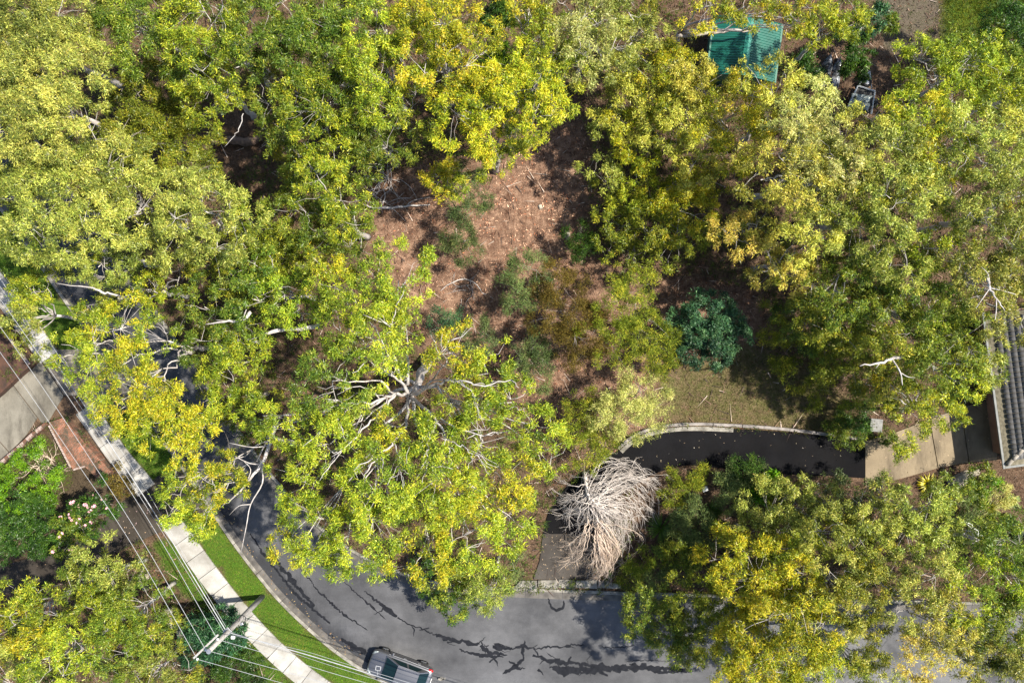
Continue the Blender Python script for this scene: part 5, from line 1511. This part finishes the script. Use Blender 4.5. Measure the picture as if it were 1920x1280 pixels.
            rm.build('rim', M['rim'], w)
    MB().box((1.955, 0, .42), (.06, 1.05, .1)).build('front_grille', M['black'], root, bevel=0.02)
    MB().box((-1.975, 0, .62), (.03, .4, .12)).build('number_plate', M['white'], root, bevel=0.005)
    MB().tube([(1.02, -.62, .985), (1.0, 0, .995), (.95, .5, .985)], 0.012, 4).build('wiper', M['black'], root)
    MB().tube([(1.72, -.3, .835), (1.3, -.34, .90), (1.05, -.36, .955)], 0.008, 4).build('bonnet_crease', M['paint'], root)
    MB().tube([(1.72, .3, .835), (1.3, .34, .90), (1.05, .36, .955)], 0.008, 4).build('bonnet_crease', M['paint'], root)


car()
# crumpled scrap behind the car
c = P(829, 1270); mb = MB()
vs = []; fs = []
for i in range(7):
    for j in range(5):
        vs.append(((i - 3) * .09 + rng.normal(0, .02), (j - 2) * .07 * (1 + .4 * math.sin(i)) + rng.normal(0, .02), .06 + abs(rng.normal(0, .05))))
for i in range(6):
    for j in range(4):
        k = i * 5 + j; fs.append((k, k + 5, k + 6, k + 1))
tag(mb.add([(v[0] * .8, v[1] * .55, v[2]) for v in vs], fs).build('paper_scrap', M['kerb_top'], loc=(c[0], c[1], road_z(c[0], c[1]))), 'crumpled pale scrap on the road behind the silver car', 'litter')

# ------------------------------------------------------------------ green shed
def shed():
    m = simple('green_roof', (0.005, 0.072, 0.053), (0.008, 0.098, 0.073), 1.2, 0.42, 0.1, spec=0.5)
    wallm = simple('shed_wall', (0.05, 0.15, 0.11), (0.04, 0.12, 0.09), 2, 0.6)
    c = P(1398, 90, 2.4)
    rz = math.atan2(-0.99, -0.13) + math.pi / 2
    root = tag(empty('garden_shed', (c[0], c[1], 0.0), rz), 'small shed with green corrugated gable roof among the trees', 'shed')
    hw, hl, eh, rh = 2.0, 1.75, 2.2, 2.85
    MB().box((0, 0, 1.08), (hw * 2 - .3, hl * 2 - .3, 2.16)).build('wall', wallm, root)
    n = int(hl * 2 / 0.15) * 6
    for s in (-1, 1):
        vs = []; fs = []
        for i in range(n + 1):
            y = -hl + 2 * hl * i / n
            z = 0.03 * math.cos(2 * math.pi * i / 6)
            vs += [(0.03 * s, y, rh + z), (s * hw, y, eh + z)]
        for i in range(n):
            k = 2 * i
            fs.append((k, k + 1, k + 3, k + 2) if s > 0 else (k, k + 2, k + 3, k + 1))
        MB().add(vs, fs).build('roof_sheet', m, root, smooth=True)
    MB().add([(-.2, -hl - .02, rh - .02), (0, -hl - .02, rh + .07), (.2, -hl - .02, rh - .02), (-.2, hl + .02, rh - .02), (0, hl + .02, rh + .07), (.2, hl + .02, rh - .02)], [(0, 1, 4, 3), (1, 2, 5, 4)]).build('ridge_cap', simple('ridge_green', (0.025, 0.17, 0.13), (0.02, 0.14, 0.105), 2, 0.4), root)
    for s in (-1, 1):
        MB().box((s * (hw + .05), 0, eh - .04), (.1, hl * 2, .1)).build('gutter', wallm, root)
shed()

# ------------------------------------------------------------------ tiled house at right edge
def house():
    tile = [simple('tile%d' % i, tuple(x * k for x in (0.135, 0.13, 0.128)), tuple(x * k for x in (0.085, 0.08, 0.077)), 5, 0.75, bump_s=0.2) for i, k in enumerate((0.85, 1.0, 1.15))]
    capm = simple('hip_cap', (0.34, 0.31, 0.27), (0.18, 0.16, 0.13), 4, 0.85, bump_s=0.3)
    wallm = simple('house_wall', (0.30, 0.17, 0.12), (0.22, 0.12, 0.09), 3, 0.85)
    gut = simple('gutter', (0.17, 0.175, 0.17), (0.11, 0.115, 0.11), 3, 0.7)
    debris = simple('moss_edge', (0.17, 0.15, 0.105), (0.08, 0.07, 0.045), 6, 0.95, bump_s=0.5)
    EH = 2.6
    c = P(1885, 874, EH); top = P(1860, 690, EH)
    v = (top - c)[:2]; rz = math.atan2(v[1], v[0])       # local x runs up the eave, local -y into the house
    root = tag(empty('house', (c[0], c[1], 0), rz), 'house with grey tiled hip roof and pale gutter at right edge', 'house')
    LN, DP, sl = 9.0, 4.6, math.tan(math.radians(22))
    MB().box((LN / 2 + .25, -DP / 2 - .45, EH / 2 - .05), (LN - .4, DP - .5, EH - .1)).build('wall', wallm, root)
    # underlay planes of the two roof faces
    A = (0, 0, EH); B = (LN, 0, EH); Cc = (LN, -DP, EH + DP * sl); D = (DP, -DP, EH + DP * sl); E = (0, -DP * 1.6, EH)
    MB().add([A, B, Cc, D], [(0, 3, 2, 1)]).build('roof_deck', debris, root)
    MB().add([A, D, (DP, -DP * 1.6, EH + DP * sl), E], [(0, 3, 2, 1)]).build('roof_deck', debris, root)
    MB().box((LN / 2, .07, EH - .05), (LN + .28, .13, .1)).build('gutter', gut, root, bevel=.01)
    MB().box((-.07, -DP * .8, EH - .05), (.13, DP * 1.6, .1)).build('gutter', gut, root, bevel=.01)
    MB().box((LN / 2, -.2, EH - .16), (LN, .4, .02)).build('eave_lining', wallm, root)
    # tiles: courses climb in -y, columns run along x
    gw, gc = 0.30, 0.345
    meshes = []
    for k in range(3):
        vs = []; fs = []
        n = 6
        for j in range(n + 1):
            t = j / n
            z = 0.05 * math.sin(t * math.pi) + (0.012 if j in (0, n) else 0)
            x = -gw / 2 + t * gw * 0.93
            vs += [(x, 0.0, z + .055), (x, -gc * 1.06, z + .015), (x, 0.0, z + .0)]
        for j in range(n):
            a = 3 * j
            fs += [(a, a + 3, a + 4, a + 1), (a, a + 2, a + 5, a + 3)]
        me = MB().add(vs, fs).mesh('roof_tile', True); me.materials.append(tile[k]); meshes.append(me)
    ct = 1 / math.cos(math.atan(sl))
    for cr in range(11):
        y = -cr * gc / ct - .38
        for cl in range(30):
            x = cl * gw + gw / 2 + .1
            if x < -y + 0.12: continue
            if x > LN - .1 or -y > DP - .2: continue
            o = bpy.data.objects.new('roof_tile', meshes[(cr * 7 + cl * 5 + (cr * cl) % 3) % 3]); COL.objects.link(o); o.parent = root
            o.location = (x, y, EH - y * sl + .005); o.rotation_euler = (-math.atan(sl), 0, 0)
    for cr in range(8):
        x = cr * gc / ct + .38
        for cl in range(20):
            y = -(cl * gw + gw / 2 + .1)
            if -y < x + .12 or -y > DP * 1.5: continue
            o = bpy.data.objects.new('roof_tile', meshes[(cr + cl * 2) % 3]); COL.objects.link(o); o.parent = root
            o.location = (x, y, EH + x * sl + .005); o.rotation_euler = (-math.atan(sl), 0, math.pi / 2 + math.pi)
            o.rotation_euler = (Matrix.Rotation(-math.pi / 2 + math.pi, 3, 'Z') @ Matrix.Rotation(-math.atan(sl), 3, 'X')).to_euler()
    for i in range(16):
        t0 = .1 + i * .28
        p0 = np.array([t0, -t0, EH + t0 * sl + .07]); p1 = np.array([t0 + .30, -t0 - .30, EH + (t0 + .30) * sl + .05])
        MB().tube([p0, p1], [.13, .11], 8).build('hip_cap', capm, root, smooth=True)
house()

# ------------------------------------------------------------------ trailer, plastic heap, pillar, box
def trailer():
    gal = simple('galvanised', (0.55, 0.56, 0.58), (0.42, 0.43, 0.45), 6, 0.45, 0.6)
    O = P(1622, 172)
    root = tag(empty('box_trailer', tuple(O)), 'small galvanised trailer with spare tyre on its drawbar', 'trailer')
    z = 0.5
    q = lambda x, y, h=z: tuple(P(x, y, h) - O)
    MB().tube([q(1631, 134), q(1611, 158)], .045, 4).build('drawbar', gal, root)
    MB().tube([q(1631, 134), q(1634, 166)], .045, 4).build('drawbar', gal, root)
    MB().tube([q(1609, 161, .62), q(1641, 171, .62)], .05, 4).build('front_rail', gal, root)
    MB().tube([q(1641, 171, .62), q(1634, 214, .62)], .04, 4).build('side_rail', gal, root)
    MB().tube([q(1609, 161, .62), q(1590, 200, .62)], .04, 4).build('side_rail', gal, root)
    MB().prism([q(1609, 161)[:2], q(1641, 171)[:2], q(1634, 214)[:2], q(1590, 200)[:2]], .42, .47).build('tray_floor', M['black'], root)
    a = np.linspace(0, 2 * math.pi, 21)[:-1]
    w = empty('spare_wheel'); w.parent = root; w.location = q(1626, 155, .58)
    V = []; 
    for x in a:
        for r, h in ((.14, -.08), (.24, -.09), (.28, 0), (.24, .09), (.14, .08)):
            V.append((r * math.cos(x), r * math.sin(x), h))
    F = [(i * 5 + j, i * 5 + j + 1, ((i + 1) % 20) * 5 + j + 1, ((i + 1) % 20) * 5 + j) for i in range(20) for j in range(4)]
    MB().add(V, F).build('tyre', M['tyre'], w, smooth=True)
    MB().cyl((0, 0, -.04), (0, 0, .03), .15, .15, 16).build('rim', M['metal_grey'], w)
    for px, py in ((1603, 185), (1640, 194)):
        w = empty('wheel'); w.parent = root; w.location = q(px, py, .3)
        MB().cyl((-.09, 0, 0), (.09, 0, 0), .29, .29, 18).build('tyre', M['tyre'], w)
        MB().cyl((-.1, 0, 0), (.1, 0, 0), .15, .15, 12).build('rim', M['rim'], w)
    # crumpled clear sheet in the tray
    vs = []; fs = []
    for i in range(12):
        for j in range(10):
            p = np.array(q(1596 + i * 3.4 - j * .8, 176 + j * 3.0 + i * .5)); p[2] = .6 + .1 * math.sin(i * 1.3 + j) + rng.normal(0, .04)
            vs.append(p)
    for i in range(11):
        for j in range(9):
            k = i * 10 + j; fs.append((k, k + 10, k + 11, k + 1))
    MB().add(vs, fs).build('cover_sheet', simple('sheet', (0.30, 0.34, 0.33), (0.10, 0.13, 0.12), 4, 0.3), root, smooth=True)
trailer()


def plastic_heap():
    m = simple('glint_plastic', (0.02, 0.02, 0.025), (0.32, 0.34, 0.37), 2.2, 0.22, detail=8, lo=.45, hi=.7)  # black plastic; its white highlights are mixed into the colour
    O = P(1556, 140)
    def hull(name, cx0, cy0, cx1, cy1, w, h):
        vs = []; fs = []
        n, k = 16, 9
        for i in range(n + 1):
            t = i / n
            ww = w * min(1, 2.2 * t + .08) * (1 - .25 * max(0, t - .7)); 
            for j in range(k):
                s = j / (k - 1) * 2 - 1
                p = P(cx0 + (cx1 - cx0) * t, cy0 + (cy1 - cy0) * t) - O
                p = p + np.array([s * ww, 0, h * (1 - s * s) * (.45 + .55 * math.sin(math.pi * min(1, t + .25))) + rng.normal(0, .035)])
                p[2] = max(p[2], 0.02) + .03
                vs.append(p)
        for i in range(n):
            for j in range(k - 1):
                q = i * k + j; fs.append((q, q + 1, q + k + 1, q + k))
        return MB().add(vs, fs), name
    root = tag(empty('plastic_heap', tuple(O)), 'crumpled black plastic sheeting with white glints left of the trailer', 'tarpaulin')
    for a in (('sheet_fold', 1552, 106, 1544, 150, .42, .7), ('sheet_fold', 1571, 110, 1564, 160, .32, .6), ('sheet_fold', 1550, 142, 1552, 178, .75, .45)):
        mb, nm = hull(*a); mb.build(nm, m, root, smooth=True)
plastic_heap()

c = P(1643, 797, 1.0)
pil = tag(empty('concrete_pillar', (c[0], c[1], 0), math.radians(-6)), 'squat pale concrete pillar between grass bank and pad', 'pillar')
MB().box((0, 0, .48), (.66, .70, .98)).build('block', M['kerb'], pil, bevel=.02)
MB().box((0, 0, 1.0), (.74, .78, .07)).build('cap_slab', simple('pillar_cap', (.21, .21, .20), (.12, .12, .12), 3, .8), pil, bevel=.015)
c = P(1320, 915)
wb = tag(empty('white_box', (c[0], c[1], float(ground_z(c[0], c[1]))), math.radians(20)), 'small white plastic box lying on the brown mulch', 'box')
MB().box((0, 0, .12), (.30, .26, .26)).build('tub', M['white'], wb, bevel=.04)
MB().box((0, 0, .27), (.34, .30, .05)).build('lid', M['white'], wb, bevel=.02)

# ------------------------------------------------------------------ leaf litter, grass
def scatter(n, x0, x1, y0, y1, keep):
    X = rng.uniform(x0, x1, n); Y = rng.uniform(y0, y1, n)
    k = keep(X, Y)
    return X[k], Y[k]


def flat_leaves(X, Y, Z, L, W, cols, tilt=0.35):
    n = len(X)
    a = rng.uniform(0, 6.28, n)
    d = unit(np.stack([np.cos(a), np.sin(a), rng.normal(0, tilt, n)], 1))
    base = np.stack([X, Y, Z], 1)
    return leaf_quads(base, d, L, W, 0.0), cols


def pick_cols(n, table):
    t = np.array(table); c = t[rng.integers(len(t), size=n)]
    return c * rng.uniform(0.7, 1.3, n)[:, None]


def bare(X, Y):
    return ~(paved(X, Y) | inside(VERGE_POLY, X, Y) | inside(GARDENSOIL, X, Y) | inside(LEFTSOIL, X, Y) | inside(TOPGRASS, X, Y))


LIT = [(0.19, 0.095, 0.058), (0.36, 0.21, 0.135), (0.12, 0.055, 0.034), (0.44, 0.29, 0.20), (0.28, 0.10, 0.05), (0.05, 0.028, 0.019), (0.38, 0.24, 0.165), (0.04, 0.022, 0.015)]
X, Y = scatter(150000, -33, 33, -22.5, 22.5, bare)
thin = (inside(DRY_POLY, X, Y) & (rng.random(len(X)) < 0.75)) | (vnoise(X, Y, 1.9, 31) + 0.5 * vnoise(X, Y, 5.0, 32) < -0.35 + rng.normal(0, .2, len(X)))
X, Y = X[~thin], Y[~thin]
n = len(X)
tone = 1 + 0.30 * vnoise(X, Y, 1.1, 33) + 0.22 * vnoise(X, Y, 3.3, 34)
V1, C1 = flat_leaves(X, Y, ground_z(X, Y) + rng.uniform(0.01, 0.05, n), rng.uniform(.08, .2, n), rng.uniform(.03, .06, n), pick_cols(n, LIT) * tone[:, None] * (np.where(inside(CLEARING, X, Y), 1.0, 0.5) + 1.2 * np.exp(-((X - P(1000, 400)[0]) ** 2 + (Y - P(1000, 400)[1]) ** 2) / 10.0))[:, None])  # soft bump paints the clearing's sun patch into the litter colour
X, Y = scatter(9000, -33, 33, -22.5, 22.5, bare)
n = len(X)
V2, C2 = flat_leaves(X, Y, ground_z(X, Y) + rng.uniform(0.03, 0.10, n), rng.uniform(.3, 1.3, n), rng.uniform(.025, .07, n), pick_cols(n, [(0.07, 0.045, 0.033), (0.16, 0.10, 0.07), (0.36, 0.29, 0.24), (0.05, 0.035, 0.03)]), 0.15)
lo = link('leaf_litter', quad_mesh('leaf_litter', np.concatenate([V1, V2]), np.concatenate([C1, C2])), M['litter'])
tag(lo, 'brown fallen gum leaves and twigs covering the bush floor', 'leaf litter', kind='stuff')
# leaves and petals on the paving
def on(poly, n, z, table, L=(.06, .12)):
    lo_, hi_ = poly.min(0), poly.max(0)
    X, Y = scatter(n, max(lo_[0], -33), min(hi_[0], 33), max(lo_[1], -22), min(hi_[1], 22), lambda a, b_: inside(poly, a, b_))
    return flat_leaves(X, Y, np.full(len(X), z), rng.uniform(*L, len(X)), rng.uniform(.03, .06, len(X)), pick_cols(len(X), table), 0.1)
parts = [on(DRIVE_POLY, 260, .085, [(0.30, .25, .17), (.2, .14, .09), (.45, .40, .33), (.12, .09, .06)], (.03, .11)), on(PADR_POLY, 160, .105, [(.2, .13, .07), (.4, .3, .2)]),
         on(LANE_POLY, 420, .09, [(.55, .36, .38), (.4, .3, .22), (.3, .2, .12)]), on(APRON_POLY, 160, .09, [(.3, .22, .14)])]
kk = resample(kl, .4); gut = offset(kk, .6)
idx_ = rng.integers(len(gut), size=900)
gx_, gy_ = gut[idx_, 0] + rng.normal(0, .2, 900), gut[idx_, 1] + rng.normal(0, .2, 900)
parts.append(flat_leaves(gx_, gy_, np.full(900, .10), rng.uniform(.06, .13, 900), rng.uniform(.03, .05, 900), pick_cols(900, [(.35, .26, .12), (.25, .15, .08)]), .1))
lo = link('fallen_leaves', quad_mesh('fallen_leaves', np.concatenate([p[0] for p in parts]), np.concatenate([p[1] for p in parts])), M['litter'])
tag(lo, 'scattered pale fallen leaves and petals on the paved drives', 'leaf litter', kind='stuff')


def blades(poly, n, table, L, lean=0.5, rag=0.05):
    lo_, hi_ = poly.min(0), poly.max(0)
    X, Y = scatter(n, max(lo_[0], -33.5), min(hi_[0], 33.5), max(lo_[1], -23), min(hi_[1], 23), lambda a, b_: inside(poly, a + rng.normal(0, rag, len(a)), b_ + rng.normal(0, rag, len(a))) & ~paved(a + rng.normal(0, .07, len(a)), b_ + rng.normal(0, .07, len(a))))
    n = len(X)
    d = unit(np.stack([rng.normal(0, lean, n), rng.normal(0, lean, n), np.ones(n)], 1))
    base = np.stack([X, Y, ground_z(X, Y) + 0.1 * paved(X, Y)], 1)
    patch = 0.85 + 0.28 * vnoise(X, Y, 1.4, 9) + 0.22 * vnoise(X, Y, 4.1, 10)
    return leaf_quads(base, d, rng.uniform(*L, n), rng.uniform(.015, .03, n), .25), pick_cols(n, table) * patch[:, None] * (1 + np.array([.5, .05, .6]) * np.clip(vnoise(X, Y, .9, 12) - .25, 0, 1)[:, None])


GR = [(.10, .26, .012), (.14, .30, .014), (.07, .18, .010), (.18, .30, .02), (.20, .24, .035), (.25, .23, .06)]
b1 = blades(VERGE_POLY, 420000, GR, (.07, .16), .8)
b2_ = blades(LEFT_GRASS, 26000, [(.04, .11, .01), (.06, .14, .012), (.09, .13, .02)], (.07, .18), .8)
go = link('lawn_grass', quad_mesh('lawn_grass', np.concatenate([b1[0], b2_[0]]), np.concatenate([b1[1], b2_[1]])), M['fine_leaf'])
tag(go, 'bright green lawn grass on the verge beside the footpath', 'grass', kind='stuff')
b1 = blades(DRY_POLY, 42000, [(.11, .13, .03), (.08, .11, .02), (.19, .16, .07), (.24, .19, .10)], (.08, .22), .9, 0.6)
go = link('dry_grass', quad_mesh('dry_grass', *b1), M['fine_leaf'])
tag(go, 'thin dry olive grass on the bank above the driveway', 'grass', kind='stuff')
b1 = blades(TOPGRASS, 45000, [(.17, .20, .02), (.24, .24, .03), (.10, .15, .015)], (.12, .3), .8, 0.8)
go = link('tall_grass', quad_mesh('tall_grass', *b1), M['fine_leaf'])
tag(go, 'rough yellow green grass at the top right corner', 'grass', kind='stuff')
# weeds of the walled garden and the bank by the pole
W1 = np.array(gp([(-20, 905), (20, 880), (84, 812), (130, 850), (140, 900), (100, 960), (20, 960)]))
W2 = np.array(gp([(285, 1010), (330, 1060), (400, 1160), (500, 1262), (430, 1290), (330, 1290), (300, 1180), (270, 1090)]))
b1 = blades(W1, 9000, [(.05, .13, .008), (.09, .19, .01), (.16, .16, .03)], (.1, .25), 1.0)
b2_ = blades(W2, 12000, [(.03, .08, .01), (.05, .09, .015), (.10, .09, .03)], (.1, .25), 1.0)
go = link('garden_weeds', quad_mesh('garden_weeds', np.concatenate([b1[0], b2_[0]]), np.concatenate([b1[1], b2_[1]])), M['fine_leaf'])
tag(go, 'low green weeds in the beds left of the footpath', 'weeds', kind='stuff')
